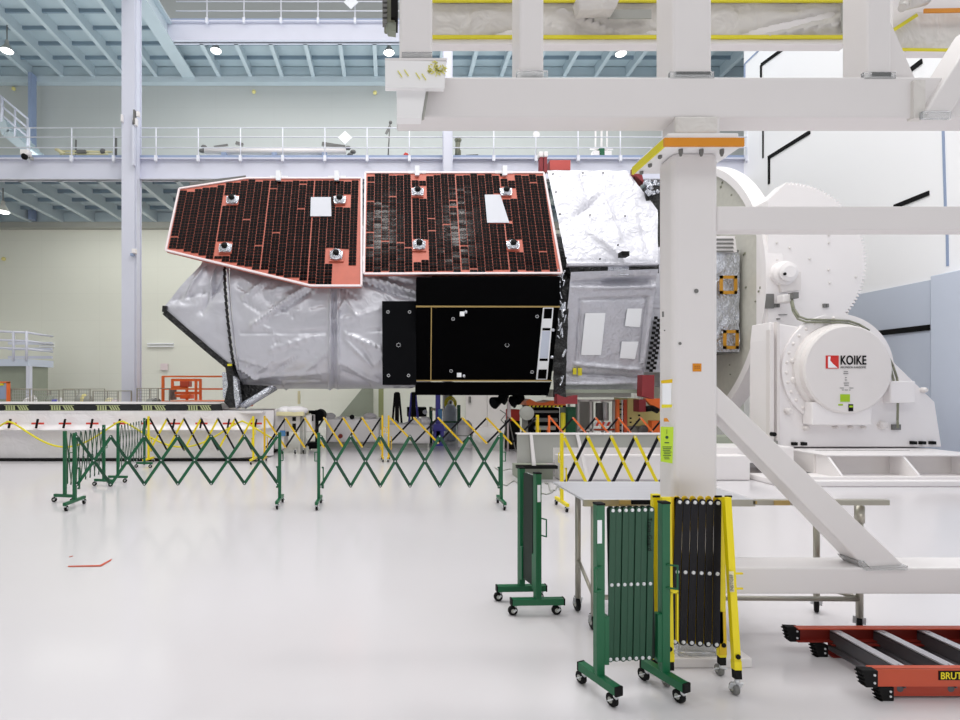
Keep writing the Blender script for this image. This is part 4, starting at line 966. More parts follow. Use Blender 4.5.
def folded(label, loc, rot, pm, sm, width=.30, n=7, sl=.77, ztop=.965, footrot=0., lean=.0, kind='tee', foot=.13, flip=1):
    r = thing('folded_barrier', label, 'barrier', 'folded lattice barriers', (loc[0], loc[1], 0), rot)
    zt, zb = ztop, ztop - sl
    p = (width - .09) / n
    for k in range(n):
        x = .055 + k * p
        obj('slat', slat((x - lean * .3, -.014 + .004 * (k % 2), zb), (x + p * .4 + lean, -.014 + .004 * (k % 2), zt), p * .93, .005), sm, r, .002)
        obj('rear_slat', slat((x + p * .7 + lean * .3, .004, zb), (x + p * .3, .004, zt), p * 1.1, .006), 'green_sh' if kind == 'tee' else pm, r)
    bm = BM()
    for k in range(n):
        x = .055 + k * p
        for f, zz in ((0, zb), (.5, (zt + zb) / 2), (1, zt)): lathe(bm, (x - lean * .3 * (1 - f) + (p * .4 + lean) * f, -.012, zz), (0, -1, 0), [(.0095, 0), (.0095, .003), (.006, .006)], 10)
    obj('rivet', bm, 'rivet', r)
    for i, x in enumerate((0, width + .02)):
        if kind == 'tee':
            obj('post', box(BM(), x - .022, x + .022, -.022, .022, .115, 1.0), pm, r, .004)
            obj('post_cap', box(BM(), x - .023, x + .023, -.023, .023, .995, 1.005), 'black', r)
            ca, sa = math.sin(footrot), math.cos(footrot); f0, f1 = Vector((x + ca * foot, -sa * foot, .095)), Vector((x - ca * foot, sa * foot, .095))
            obj('foot', bar(BM(), f0, f1, .045, .045), pm, r, .003)
            for e in (f0, f1): dd = (e - (f0 + f1) / 2).normalized(); obj('foot_cap', bar(BM(), e - dd * .004, e + dd * .006, .046, .046), 'black', r)
            for q in (f0.lerp(f1, .08), f0.lerp(f1, .92)): caster(r, q.x, q.y, .073, .033, ax=(math.cos(footrot), math.sin(footrot), 0))
        s = 1 if i == 0 else -1
        bm = BM(); box(bm, x + s * .022, x + s * .026 + s * .02, -.02, .02, .17, .42)
        obj('slide_bracket', bm, pm, r, .002)
        if kind == 'tee': obj('handle', pipe(BM(), [(x, -.025, .56), (x - s * .045, -.045, .56), (x - s * .045, -.045, .68), (x, -.025, .68)], .005, 6), pm, r)
    return r
fa = folded('folded green barrier standing nearest, left of the black and yellow one', (1.085, 2.70), math.radians(5), 'green', 'green_dk', .335, 7, footrot=math.radians(17))
obj('rating_label', box(BM(), -.02, .004, -.024, -.0225, .80, .92), 'patch', fa)
text('slat_text', 'Trans-Guard', 'black', fa, (.254, -.0215, .925), (0, 0, -1), (1, 0, 0), .033, 1., .0008)
fb = folded('folded green barrier seen end on beside the left end of the steel table', (1.04, 3.67), math.radians(102), 'green', 'green_dk', .23, 7, footrot=math.radians(-10), foot=.185)
obj('rating_label', box(BM(), -.0235, -.0225, -.012, .012, .80, .92), 'patch', fb)
# black and yellow folded barrier with A shaped legs
def P3(px, py, Y): return W(px, py, Y)
fc = thing('folded_barrier', 'folded black and yellow barrier leaning against the white gantry post', 'barrier', 'folded lattice barriers')
Y = 2.84; n = 6
for k in range(n):
    xt = 679.5 + k * 7.7; xb2 = 674.5 + k * 8.3 + 0
    o = obj('slat', BM() if False else slat(W(675 + k * 8.3, 641.5 + k * .6, Y), W(679.5 + k * 7.7, 502 + k * .2, Y), .040, .006), 'blk_slat', fc, .002)
    obj('rear_slat', slat(W(681 + k * 7.9, 641, Y + .02), W(677 + k * 7.9, 499, Y + .02), .034, .006), 'yellow_d', fc)
bm = BM()
for k in range(n):
    for f in (0, .5, 1): lathe(bm, W(675 + k * 8.3, 641.5 + k * .6, Y).lerp(W(679.5 + k * 7.7, 502 + k * .2, Y), f) - Vector((0, .001, 0)), (0, -1, 0), [(.0105, 0), (.0105, .003), (.006, .006)], 12)
obj('rivet', bm, 'rivet', fc)
def leg2(pa, pb, w, Y0, Y1, m='yellow', nm='leg'):
    a, c = W(pa[0], pa[1], Y0), W(pb[0], pb[1], Y1); return obj(nm, bar(BM(), a, c, w, .03, up=(0, 1, 0)), m, fc, .003)
legs = [((726.5, 497), (736, 660), .036, 2.80, 2.71), ((720.5, 497), (721.5, 648), .034, 2.86, 2.88), ((665.5, 497), (668, 652), .05, 2.82, 2.78), ((655.5, 494), (656, 650), .045, 2.88, 2.9)]
for pa, pb, w, Y0, Y1 in legs:
    leg2(pa, pb, w, Y0, Y1)
    c = W(pb[0], pb[1], Y1); a = W(pa[0], pa[1], Y0); d = (c - a).normalized()
    e = c + d * .045; obj('leg_sleeve', bar(BM(), c, e, w * 1.05, .032, up=(0, 1, 0)), 'yellow', fc); e2 = e + d * .045; obj('leg_tip', bar(BM(), e, e2, w * .95, .03, up=(0, 1, 0)), 'black', fc)
    caster(fc, e2.x, e2.y, max(e2.z, .072), .03, wm='greyd')
    obj('leg_bolt', lathe(BM(), a.lerp(c, .97) - Vector((0, .018, 0)), (0, -1, 0), [(.013, 0), (.013, .005), (.008, .01)], 10), 'black', fc)
obj('pivot_plate', prism(BM(), [W(x, y, 2.86) for x, y in ((669, 497), (679, 497), (677, 560), (671, 640), (664, 640), (666, 560))], (0, .01, 0)), 'yellow_d', fc)
obj('pivot_plate', prism(BM(), [W(x, y, 2.86) for x, y in ((717, 497), (723, 497), (727, 655), (720, 655))], (0, .01, 0)), 'yellow_d', fc)
bm = BM()
for x0, x1, y0, y1 in ((670.5, 672, 592, 641), (676.5, 678, 592, 641), (670.5, 678, 590, 593)): box(bm, X_(x0, 2.78), X_(x1, 2.78), 2.775, 2.79, Z_(y1, 2.78), Z_(y0, 2.78))
obj('slide_bracket', bm, 'yellow', fc)
bm = BM(); 
for py in (573.5, 588.5): tube(bm, W(732, py, 2.77), W(742.5, py, 2.77), .006, 8)
obj('latch_pin', bm, 'yellow', fc)
obj('rating_label', prism(BM(), [W(x, y, 2.725) for x, y in ((729.2, 571.5), (733.6, 571.5), (734.4, 592), (730, 592))], (0, .003, 0)), 'cream', fc)
text('label_text', 'INSTIGEF', 'greyd', fc, W(733.6, 591.3, 2.721), (-.04, 0, 1), (-1, 0, -.04), .026, .85, .0008)
bm = BM()
for px in (728, 656, 718): tube(bm, W(px - 3, 496.5, 2.82), W(px + 3.5, 496.5, 2.82), .006, 8)
obj('leg_cap', bm, 'black', fc)

# ------------------------------------------------------------------ steel table
tb = thing('steel_table', 'stainless steel table on casters behind the gantry post', 'table')
zt = .886
obj('tabletop', box(BM(), X_(582, 3.36), X_(752, 3.36), 3.34, 3.97, zt - .015, zt), 'steel', tb, .004)
obj('apron', box(BM(), X_(582, 3.36), X_(752, 3.36), 3.33, 3.35, zt - .045, zt - .003), 'tube', tb)
obj('front_rail', box(BM(), X_(740, 3.36), X_(886.5, 3.36), 3.335, 3.375, zt - .04, zt - .005), 'tube', tb, .004)
bm = box(BM(), X_(771, 3.36), X_(786.5, 3.36), 3.33, 3.336, zt - .038, zt - .007); box(bm, X_(617, 3.36), X_(628, 3.36), 3.322, 3.33, zt - .03, zt - .005); box(bm, X_(750, 3.36), X_(754, 3.36), 3.33, 3.336, zt - .03, zt - .01); obj('tape_band', bm, 'brown', tb)
obj('black_band', box(BM(), X_(629, 3.36), X_(652, 3.36), 3.322, 3.33, zt - .03, zt - .003), 'black', tb)
xl, xr = 1.345, 3.07
for x, y, in ((xl, 3.72), (xl, 3.43), (xr, 3.40), (3.035, 3.70)):
    obj('leg', tube(BM(), (x, y, .10), (x, y, zt - .03), .02, 16), 'tube', tb)
    caster(tb, x, y, .13, .052, ax=(1, 0, 0) if x < 2 else (.8, -.6, 0))
obj('leg_collar', tube(BM(), (xr, 3.40, .72), (xr, 3.40, .83), .027, 16), 'tube', tb)
bm = tube(BM(), (xl, 3.43, .22), (xr, 3.40, .22), .016, 12); tube(bm, (xr, 3.40, .22), (3.035, 3.7, .22), .016, 12); tube(bm, (xl, 3.43, .22), (xl, 3.72, .38), .012, 12); tube(bm, (xr, 3.4, .22), (2.85, 3.5, .28), .012, 10)
obj('lower_rail', bm, 'tube', tb)

# ------------------------------------------------------------------ ladder
ld = thing('extension_ladder', 'red orange fibreglass extension ladder lying on the floor at lower right', 'ladder')
XN, XF_, YN, YFr = 2.42, 2.40, 2.655, 3.13
def rail(y, z0, z1, x0, x1, s, m):
    bm = box(BM(), x0, x1, y - .004, y + .004, z0, z1); box(bm, x0, x1, min(y, y + s * .035), max(y, y + s * .035), z1 - .006, z1); box(bm, x0, x1, min(y, y + s * .035), max(y, y + s * .035), z0, z0 + .006)
    return obj('rail', bm, m, ld)
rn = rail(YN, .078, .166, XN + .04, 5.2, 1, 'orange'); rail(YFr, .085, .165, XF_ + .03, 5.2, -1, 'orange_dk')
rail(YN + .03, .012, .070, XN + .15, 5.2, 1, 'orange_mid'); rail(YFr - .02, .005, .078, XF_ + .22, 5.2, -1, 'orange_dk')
obj('rail_cap', box(BM(), XF_ + .03, 5.2, YFr - .037, YFr + .004, .162, .168), 'orange', ld)
for i in range(10):
    x = 2.66 + i * .262
    bm = tube(BM(), (x, YN + .005, .135), (x, YFr - .005, .135), .016, 12); box(bm, x - .028, x + .024, YN + .005, YFr - .005, .150, .155)
    obj('rung', bm, 'alu', ld)
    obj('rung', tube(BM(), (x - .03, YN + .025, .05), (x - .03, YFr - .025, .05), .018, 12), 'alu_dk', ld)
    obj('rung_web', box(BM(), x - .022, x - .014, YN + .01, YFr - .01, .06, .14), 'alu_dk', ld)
    bm = BM()
    for y, s in ((YN + .004, 1), (YFr - .004, -1)): prism(bm, [(x - .02, y, .15), (x + .02, y, .15), (x + .005, y + s * .06, .155), (x - .005, y + s * .06, .155)], (0, 0, .006))
    obj('rung_brace', bm, 'alu', ld)
for y, x0, z0, z1 in ((YN, XN, .08, .17), (YFr, XF_, .08, .17), (YN + .02, XN + .1, 0, .075), (YFr - .02, XF_ + .15, 0, .075)):
    bm = prism(BM(), [(x0 - .03, y - .02, z1), (x0 + .055, y - .02, z1 - .003), (x0 + .055, y - .02, z0), (x0 - .005, y - .02, z0)], (0, .04, 0))
    for k in range(4): box(bm, x0 - .034 + k * .006, x0 - .02 + k * .006, y - .022, y + .022, z1 - .02 - k * .02, z1 - .012 - k * .02)
    fo = obj('rubber_foot', bm, 'black', ld, .004)
    bm = BM()
    for zz in (z1 - .025, z0 + .025): lathe(bm, (x0 + .035, y - .02, zz), (0, -1, 0), [(.006, 0), (.006, .003)], 10)
    obj('foot_bolt', bm, 'rivet', fo)
bs = obj('brand_plate', box(BM(), X_(938.5, 2.65), X_(975, 2.65), YN - .0065, YN - .004, .112, .158), 'black', rn)
bs2 = text('brand_text', 'BRUTE', 'yellow', rn, (X_(939.8, 2.65), YN - .008, .1185), (1, 0, 0), (0, 0, 1), .049, .9, .0006, .0007)

# ------------------------------------------------------------------ tarp covered platform at left
P = thing('covered_platform', 'long white tarp covered platform with red cross ties at left', 'platform')
xr_ = X_(222, 12.2)
def tarpf(u, v):
    # front: v 0 top edge .. 1 floor
    x = -13 + (X_(267, 11.5) + 13) * u
    z = 1.05 * (1 - v) + .03; y = 11.5 - .12 * v + (.10 if v > .40 else 0) - (.14 * math.exp(-((v - .38) / .05) ** 2))
    if u > .93: y += .7 * ((u - .93) / .07) ** 2
    return Vector((x, y, z))
bm = sheet(BM(), tarpf, 150, 36, .014, 1.4, (), 3.); obj('front_tarp', bm, 'tarp', P)
bm = BM(); prism(bm, [(-13, 11.5, 1.09), (X_(262, 11.5), 11.5, 1.09), (X_(262, 11.6), 12.1, 1.06), (X_(262, 11.6), 14.3, 1.03), (-13, 14.3, 1.09)], (0, 0, -.05)); obj('top_tarp', bm, 'tarp', P)
obj('platform_core', box(BM(), -13, X_(258, 12.0), 12.0, 14.2, .05, 1.0), 'white2', P)
obj('black_sill', box(BM(), -13, X_(262, 11.6), 11.35, 14, .0, .055), 'black', P)
bb = obj('black_banner', prism(BM(), [(-13, 11.62, 1.095), (X_(222, 11.6), 11.62, 1.095), (X_(221, 11.9), 11.9, 1.235), (-13, 11.9, 1.235)], (0, .03, .0)), 'black', P)
obj('raised_cover', prism(BM(), [(-13, 11.93, 1.10), (X_(214, 11.93), 11.93, 1.10), (X_(214, 11.93), 11.93, 1.235), (-13, 11.93, 1.235)], (0, 2.1, 0)), 'white', P)
bm = BM()
for cx in (-28, 17.5, 63, 109, 154.5, 200):
    for k in range(9):
        x = cx - 11 + k * 2.5
        if k == 4: continue
        sl_ = .5 if k < 4 else 1.8
        prism(bm, [W(x - sl_, 405.4, 11.83), W(x - sl_ + 1.3, 405.4, 11.83), W(x + sl_ + .6, 410, 11.64), W(x + sl_ - .7, 410, 11.64)], (0, -.015, 0))
    for yy in (405.2, 410.0): prism(bm, [W(cx - 12.5, yy, 11.84 if yy < 407 else 11.64), W(cx + 11, yy, 11.84 if yy < 407 else 11.64), W(cx + 11, yy + .45, 11.82 if yy < 407 else 11.62), W(cx - 12.5, yy + .45, 11.82 if yy < 407 else 11.62)], (0, -.03, 0))
obj('banner_print', bm, 'olive', P)
for i in range(13):
    px = -23 + i * 27.3; Y = 11.34 if px < 250 else 11.6
    c = W(px + 6, 423.5, Y); obj('red_tie', box(BM(), c.x - .13, c.x + .13, Y - .01, Y + .02, c.z - .02, c.z + .02), 'red', P) if i < 11 else None
    if i < 11: obj('black_toggle', bar(BM(), c + Vector((-.02, -.02, -.1)), c + Vector((.02, -.02, .1)), .03, .04), 'black', P)
rp = []
for k in range(0, 65):
    px = -20 + k * 4.6; ph = (px + 20) % 112; t = (px - 112) / 108
    y = 421 + 26 * (math.sin(math.pi * ((px - 0) / 112 - .08) if px < 122 else math.pi * ((px - 122) / 120)) ** 2) ** .6
    rp.append(W(px, min(y, 459), 11.27))
loose('yellow_rope', pipe(BM(), rp, .02, 6), 'ytape', 'yellow rope hung in swags along the white tarp platform', 'rope')

# ------------------------------------------------------------------ background things along the far wall, left
def wirecart(x0, x1, Y, label, fill, top=388.5):
    r = thing('wire_cart', label, 'cart', 'wire carts behind the tarp platform')
    a, c = X_(x0, Y), X_(x1, Y); z = Z_(top, Y); bm = BM()
    for x in (a, c):
        for y in (Y, Y + .8): tube(bm, (x, y, 0.1), (x, y, z), .02, 6)
    for zz in (z, .9, .3):
        for y in (Y, Y + .8): tube(bm, (a, y, zz), (c, y, zz), .015, 6)
        for x in (a, c): tube(bm, (x, Y, zz), (x, Y + .8, zz), .015, 6)
    obj('frame', bm, 'tube', r)
    bm = BM(); k = a
    while k < c: tube(bm, (k, Y, .9), (k, Y, z), .006, 4); k += .07
    zz = .9
    while zz < z: tube(bm, (a, Y, zz), (c, Y, zz), .006, 4); zz += .09
    obj('wire_mesh', bm, 'grey', r)
    for i, (m_, u, w_, h_) in enumerate(fill): xx = a + (c - a) * (.2 + .6 * u); obj('packed_bundle', ball(BM(), (xx, Y + .4, .95 + .2 * h_), .2, 10, (w_, .9, h_)), m_, r)
    bm = BM()
    for x in (a, c): lathe(bm, (x, Y, .05), (1, 0, 0), [(.05, -.015), (.05, .015)], 10); lathe(bm, (x, Y + .8, .05), (1, 0, 0), [(.05, -.015), (.05, .015)], 10)
    obj('wheel', bm, 'black', r)
wirecart(11, 30, 15.6, 'wire cart with white wrapped bundle next to the red framed screen', [('tarp', .35, .7, .9), ('tarp', .75, .6, 1.1)], 389)
wirecart(33, 59, 15.6, 'wire cart holding grey and violet blue bundles', [('greygreen', .2, .6, 1.1), ('blue', .6, .9, .8), ('tarp', .9, .3, .9)], 390)
wirecart(63, 90, 15.6, 'wire cart with tan taped top left of the column', [('grey', .3, 1., 1.2), ('lemon', .5, .6, 1.2), ('grey', .75, .8, 1.1)], 389)
wirecart(93, 118, 15.6, 'long low wire cart touching the left column', [('cream', .3, .8, .9), ('pinkedge', .7, .8, .8)], 391)
wirecart(137, 158, 15.0, 'wire cart right of the column beside the orange lift', [('grey', .3, .9, .9), ('greyd', .7, .8, .9)], 388.5)
r = thing('framed_screen', 'dark blue screen in a red frame at the left edge', 'screen'); Y = 15.4
obj('screen_panel', box(BM(), X_(-10, Y), X_(7, Y), Y, Y + .04, Z_(399, Y), Z_(383, Y)), 'lav_dk', r)
bm = box(BM(), X_(7, Y), X_(9, Y), Y - .03, Y + .06, 0, Z_(382, Y)); box(bm, X_(-10, Y), X_(9, Y), Y - .03, Y + .06, Z_(383, Y), Z_(381.5, Y)); box(bm, X_(-12, Y), X_(-10, Y), Y - .03, Y + .06, 0, Z_(382, Y))
obj('frame', bm, 'liftorange', r)
obj('yellow_tag', box(BM(), X_(-2, Y), X_(4, Y), Y - .03, Y, Z_(385.5, Y), Z_(383.5, Y)), 'ytape', r)
# orange scissor lift
r = thing('scissor_lift', 'orange scissor lift with long guard rails behind the telescope nose', 'lift'); Y = 16.0
bm = BM()
for py, x1 in ((376.5, 240), (389, 240)): bar(bm, W(162.5, py, Y), W(x1, py, Y), .05, .05); bar(bm, W(162.5, py, Y + 1.2), W(x1, py, Y + 1.2), .05, .05)
for px in (163, 240): bar(bm, W(px, 376, Y), W(px, 401, Y), .07, .07); bar(bm, W(px, 376, Y + 1.2), W(px, 401, Y + 1.2), .05, .05)
obj('guard_rail', bm, 'liftorange', r)
bm = BM()
for px in (172.5, 187, 196, 200.5): bar(bm, W(px, 379, Y + .3), W(px, 400, Y + .3), .07, .07)
for py, a, c in ((380, 172, 201), (387, 172, 188), (393, 175, 201), (396, 176, 187)): bar(bm, W(a, py, Y + .3), W(c, py, Y + .3), .06, .08)
obj('gate_frame', bm, 'liftorange', r)
obj('control_box', box(BM(), X_(177, Y), X_(186, Y), Y + .2, Y + .5, Z_(387, Y), Z_(381, Y)), 'orange', r, .02)
obj('battery_box', box(BM(), X_(177, Y), X_(187, Y), Y + .2, Y + .6, Z_(399, Y), Z_(394.5, Y)), 'liftorange', r, .02)
obj('grey_post', box(BM(), X_(166, Y), X_(170, Y), Y + .2, Y + .5, Z_(400, Y), Z_(389, Y)), 'greyd', r)
obj('platform', box(BM(), X_(161, Y), X_(242, Y), Y - .05, Y + 1.3, 1.0, 1.2), 'liftorange', r)
bm = BM()
for s in (0, 1):
    for y in (Y, Y + 1.2): a, c = W(170, 400, y), W(230, 400, y); bar(bm, (a.x if s else c.x, y, .25), (c.x if s else a.x, y, 1.0), .06, .1)
obj('scissor_arm', bm, 'greyd', r)
obj('chassis', box(BM(), X_(165, Y), X_(238, Y), Y, Y + 1.2, .1, .3), 'orange', r)

# ------------------------------------------------------------------ background things under the telescope
r = thing('analyser_cart', 'white cart with cream tray and blue label under the telescope barrel', 'cart'); Y = 12.6
obj('cabinet', box(BM(), X_(274, Y), X_(284, Y), Y, Y + .55, .12, Z_(409, Y)), 'white', r, .03)
obj('cabinet', box(BM(), X_(284, Y), X_(312, Y), Y, Y + .55, Z_(432, Y), Z_(415.5, Y)), 'white2', r, .02)
obj('tray', box(BM(), X_(278, Y), X_(305, Y), Y - .2, Y + .6, Z_(415.5, Y), Z_(411.5, Y)), 'cream', r, .01)
bm = BM(); ball(bm, W(285, 411, Y), .2, 12, (1, 1, .6)); ball(bm, W(296, 410.5, Y), .22, 12, (1.4, 1, .5)); obj('wrapped_bundle', bm, 'tarp', r)
obj('blue_label', box(BM(), X_(280, Y), X_(285.5, Y), Y - .02, Y, Z_(436, Y), Z_(430.5, Y)), 'bluesq', r)
obj('black_port', box(BM(), X_(286.5, Y), X_(289, Y), Y - .02, Y, Z_(436, Y), Z_(431.5, Y)), 'black', r)
bm = BM()
for x0, x1, y0, y1 in ((292.5, 296, 417, 421), (292.5, 296, 423.5, 430), (312, 313.5, 415, 421)): box(bm, X_(x0, Y), X_(x1, Y), Y - .02, Y, Z_(y1, Y), Z_(y0, Y))
obj('black_window', bm, 'black', r)
bm = BM()
for px in (301.5, 305): tube(bm, W(px, 412, Y), W(px, 454, Y), .03, 8)
obj('tray_post', bm, 'grey', r)
for px in (282, 295, 303.5): caster(r, X_(px, Y), Y, .12, .055)
obj('mast', bar(BM(), W(299, 391, Y + .5), W(299, 404, Y + .5), .06, .06), 'cream', r)
r = thing('wheeled_stand', 'black wheeled frame with round housing beside the white cart', 'cart'); Y = 13.45
bm = BM()
for a, c in (((305, 412), (318, 412)), ((297, 430), (318, 430)), ((309, 447), (320, 447)), ((317, 410), (317, 448)), ((313, 412), (313, 430))): bar(bm, W(*a, Y), W(*c, Y), .08, .08)
obj('frame', bm, 'black', r)
bm = lathe(BM(), W(320, 415, Y), (0, 1, 0), [(.14, -.2), (.15, -.1), (.15, .2)], 18); obj('round_housing', bm, 'blk_mid', r)
for px in (310, 319.5): caster(r, X_(px, Y), Y, .12, .05)
obj('cross_foot', box(BM(), X_(308, Y), X_(321, Y), Y - .1, Y + .2, .1, .2), 'black', r)
r = thing('wrapped_skid', 'long low white wrapped skid on the floor under the telescope', 'skid'); Y = 13.9
obj('skid_body', box(BM(), X_(326, Y), X_(379, Y), Y, Y + 1.2, .15, Z_(419, Y)), 'white', r, .04)
bm = BM()
for px, py, w_, h_ in ((330, 415, 6, 3.4), (342, 417, 5, 2), (370, 415, 7, 3.2), (360, 418, 5, 1.5)): ball(bm, W(px, py + 1, Y + .4), w_ * Y / F, 12, (1, .8, h_ / w_))
obj('wrapped_bundle', bm, 'tarp', r)
obj('black_valve', ball(BM(), W(352, 417, Y), .07, 8), 'black', r)
obj('red_valve', lathe(BM(), W(340.5, 436, Y - .1), (0, -1, 0), [(.06, 0), (.06, .08)], 12), 'orange_dk', r)
obj('skid_foot', box(BM(), X_(326, Y), X_(376, Y), Y + .1, Y + 1.1, 0, .15), 'grey', r)
r = thing('wrapped_bench', 'low white bench with wrapped lumps behind the middle barriers', 'bench'); Y = 13.8
obj('bench_top', box(BM(), X_(388, Y), X_(430, Y), Y, Y + .45, .12, Z_(424, Y)), 'white', r, .04)
bm = BM()
for px, py, w_, h_ in ((393, 422, 5, 3), (417, 421, 7, 4.4), (425, 420, 6, 4.8), (408, 423, 5, 2.2)): ball(bm, W(px, py + 1, Y + .22), w_ * Y / F, 12, (1, .8, h_ / w_))
obj('wrapped_bundle', bm, 'tarp', r)
obj('bench_foot', box(BM(), X_(390, Y), X_(428, Y), Y + .1, Y + .4, 0, .12), 'grey', r)
for xc, Y, lab, m_, leg in ((397, 14.6, 'black tripod mast standing left under the radiator', 'black', 'black'), (413.5, 14.8, 'dark tripod mast with violet legs next to the black one', 'black', 'blue')):
    r = thing('tripod', lab, 'tripod'); top = W(xc, 392, Y)
    obj('mast', box(BM(), X_(xc - 2, Y), X_(xc + 2, Y), Y - .05, Y + .05, .35, top.z), m_, r)
    for a in (-1, 1): obj('leg', tube(BM(), W(xc + a * 2, 393, Y), (X_(xc + a * 6.5, Y), Y - .15, 0), .03, 8), leg, r)
    obj('leg', tube(BM(), W(xc, 395, Y), (X_(xc, Y), Y + .6, 0), .03, 8), leg, r)
r = thing('equipment_case', 'black equipment case on a stand beside the tripods', 'case'); Y = 15.0
obj('case_body', box(BM(), X_(408, Y), X_(428, Y), Y + .6, Y + 1.0, Z_(418, Y), Z_(408, Y)), 'black', r, .02)
obj('white_dial', lathe(BM(), W(425, 412, Y), (0, -1, 0), [(.07, 0), (.07, .02)], 14), 'patch', r)
bm = BM()
for px in (410, 426): box(bm, X_(px - .8, Y), X_(px + .8, Y), Y + .1, Y + .4, 0, Z_(418, Y))
obj('stand_leg', bm, 'greyd', r)
r = thing('green_stand', 'green upright frame behind the blue stand', 'frame'); Y = 15.2
for px, y1 in ((431, 433), (459, 425)): obj('upright', box(BM(), X_(px - 1.5, Y), X_(px + 1.5, Y), Y, Y + .12, 0, Z_(407 if px < 440 else 405, Y)), 'green', r)
obj('crossbar', bar(BM(), W(431, 409, Y), W(443, 410, Y), .05, .07), 'cream', r)
obj('crossbar', bar(BM(), W(431, 422, Y), W(459, 422, Y), .05, .05), 'green', r)
r = thing('blue_jack_stand', 'violet blue jack stand with wide base under the radiator', 'stand'); Y = 14.4
obj('stand_post', box(BM(), X_(436, Y), X_(440.5, Y), Y, Y + .2, .1, Z_(395, Y)), 'blue', r, .01)
obj('sleeve', box(BM(), X_(438, Y), X_(442, Y), Y - .06, Y, Z_(420, Y), Z_(409, Y)), 'bluesq', r, .01)
obj('stand_base', prism(BM(), [W(x, y, Y - .1) for x, y in ((434, 424), (443, 424), (446, 431), (433, 431))], (0, .6, 0)), 'blue', r)
obj('foot', box(BM(), X_(434, Y), X_(444, Y), Y, Y + .4, 0, Z_(431, Y)), 'blue', r)
r = thing('hanging_hose', 'yellow hose coil hung on the middle column', 'hose'); bm = BM(); c = W(450.5, 403.5, 16.2)
for k in range(28):
    a, b_ = 2 * math.pi * k / 28, 2 * math.pi * (k + 1) / 28
    for R_ in (.12, .17): tube(bm, c + Vector((math.cos(a) * R_, 0, math.sin(a) * R_ * 1.2)), c + Vector((math.cos(b_) * R_, 0, math.sin(b_) * R_ * 1.2)), .028, 6)
obj('coil', bm, 'ytape', r); obj('hook', box(BM(), c.x - .04, c.x + .04, 16.2, 16.44, c.z + .12, c.z + .26), 'greyd', r)
r = thing('gas_cylinder', 'pale wrapped cylinder under the yellow hose coil', 'cylinder'); Y = 15.8
obj('cylinder_body', lathe(BM(), (X_(450.5, Y), Y, 0), (0, 0, 1), [(.17, 0), (.19, .03), (.19, .95), (.12, 1.08), (.05, 1.12)], 20), 'bluepanel', r); obj('valve', tube(BM(), (X_(450.5, Y), Y, 1.1), (X_(450.5, Y), Y, 1.2), .03), 'greyd', r)
r = thing('wrapped_drum', 'small white wrapped drum in front of the far door', 'drum'); Y = 14.2
obj('drum_body', lathe(BM(), (X_(465, Y), Y, 0), (0, 0, 1), [(.2, 0), (.21, .4), (.2, .6), (.1, .72)], 20), 'tarp', r); obj('drum_band', lathe(BM(), (X_(465, Y), Y, .3), (0, 0, 1), [(.215, 0), (.215, .03)], 20), 'grey', r)
# spot lights and red things
r = thing('flood_light_stand', 'cluster of black flood lights on a wire stand beside the far door', 'lights'); Y = 13.2
for px, py, a in ((496, 402, -1), (503, 398, 1), (513, 401, 1), (519, 398, -1)):
    c = W(px, py, Y); obj('light_head', lathe(BM(), c, (a * .8, -.4, -.3), [(.06, -.12), (.1, -.1), (.16, .08), (.15, .1)], 16), 'blk_mid', r)
obj('stand_pole', tube(BM(), W(508, 404, Y), (X_(508, Y), Y, 0), .025, 8), 'pinkedge', r)
bm = BM()
for dx in (-9, 6): tube(bm, W(508, 415, Y), (X_(508 + dx, Y), Y - .2, 0), .015, 6)
pipe(bm, [W(500, 410, Y), W(506, 414, Y), W(501, 420, Y), W(507, 426, Y)], .012, 6); obj('stand_leg', bm, 'greyd', r)
obj('strap', prism(BM(), [W(508, 398, Y - .05), W(510.5, 400, Y - .05), W(511, 420, Y - .05), (W(507.5, 414, Y - .05))], (0, .03, 0)), 'pinkedge', r)
r = thing('red_tool_chest', 'bright red chest with dark base left of the orange hoist', 'chest'); Y = 13.6
obj('chest_body', box(BM(), X_(509, Y), X_(520, Y), Y, Y + .4, Z_(421, Y), Z_(409.5, Y)), 'red', r, .02); obj('chest_base', box(BM(), X_(508, Y), X_(520, Y), Y, Y + .4, 0, Z_(421, Y)), 'black', r)
r = thing('grey_reel', 'pale grey cable reel between the red chest and orange hoist', 'reel')
obj('reel_disc', lathe(BM(), W(526, 413, 12.6), (0, -1, 0), [(.1, 0), (.17, .02), (.17, .1), (.07, .12)], 24), 'grey', r); obj('reel_stand', box(BM(), X_(524, 12.6), X_(528, 12.6), 12.61, 12.8, 0, Z_(416, 12.6)), 'greyd', r)
r = thing('orange_hoist', 'orange topped lifting machine with black body under the telescope bus', 'hoist'); Y = 13.0
obj('orange_top', prism(BM(), [W(x, y, Y) for x, y in ((526, 401), (530, 399), (537, 402.5), (545, 402.5), (553, 400.5), (557, 401), (566, 403), (566, 405.5), (527, 405.5))], (0, .8, 0)), 'liftorange', r)
bm = BM()
for k in range(9): x = 529 + k * 4; prism(bm, [W(x, 405.5, Y - .01), W(x + 2.2, 405.5, Y - .01), W(x + 1.6, 407.2, Y - .01), W(x - .6, 407.2, Y - .01)], (0, .02, 0))
obj('hazard_dash', bm, 'ytape', r); obj('hazard_bar', box(BM(), X_(527, Y), X_(566, Y), Y, Y + .5, Z_(407.2, Y), Z_(405.4, Y)), 'black', r)
obj('machine_body', box(BM(), X_(532, Y), X_(561, Y), Y + .1, Y + .9, .1, Z_(408, Y)), 'blk_mid', r, .03)
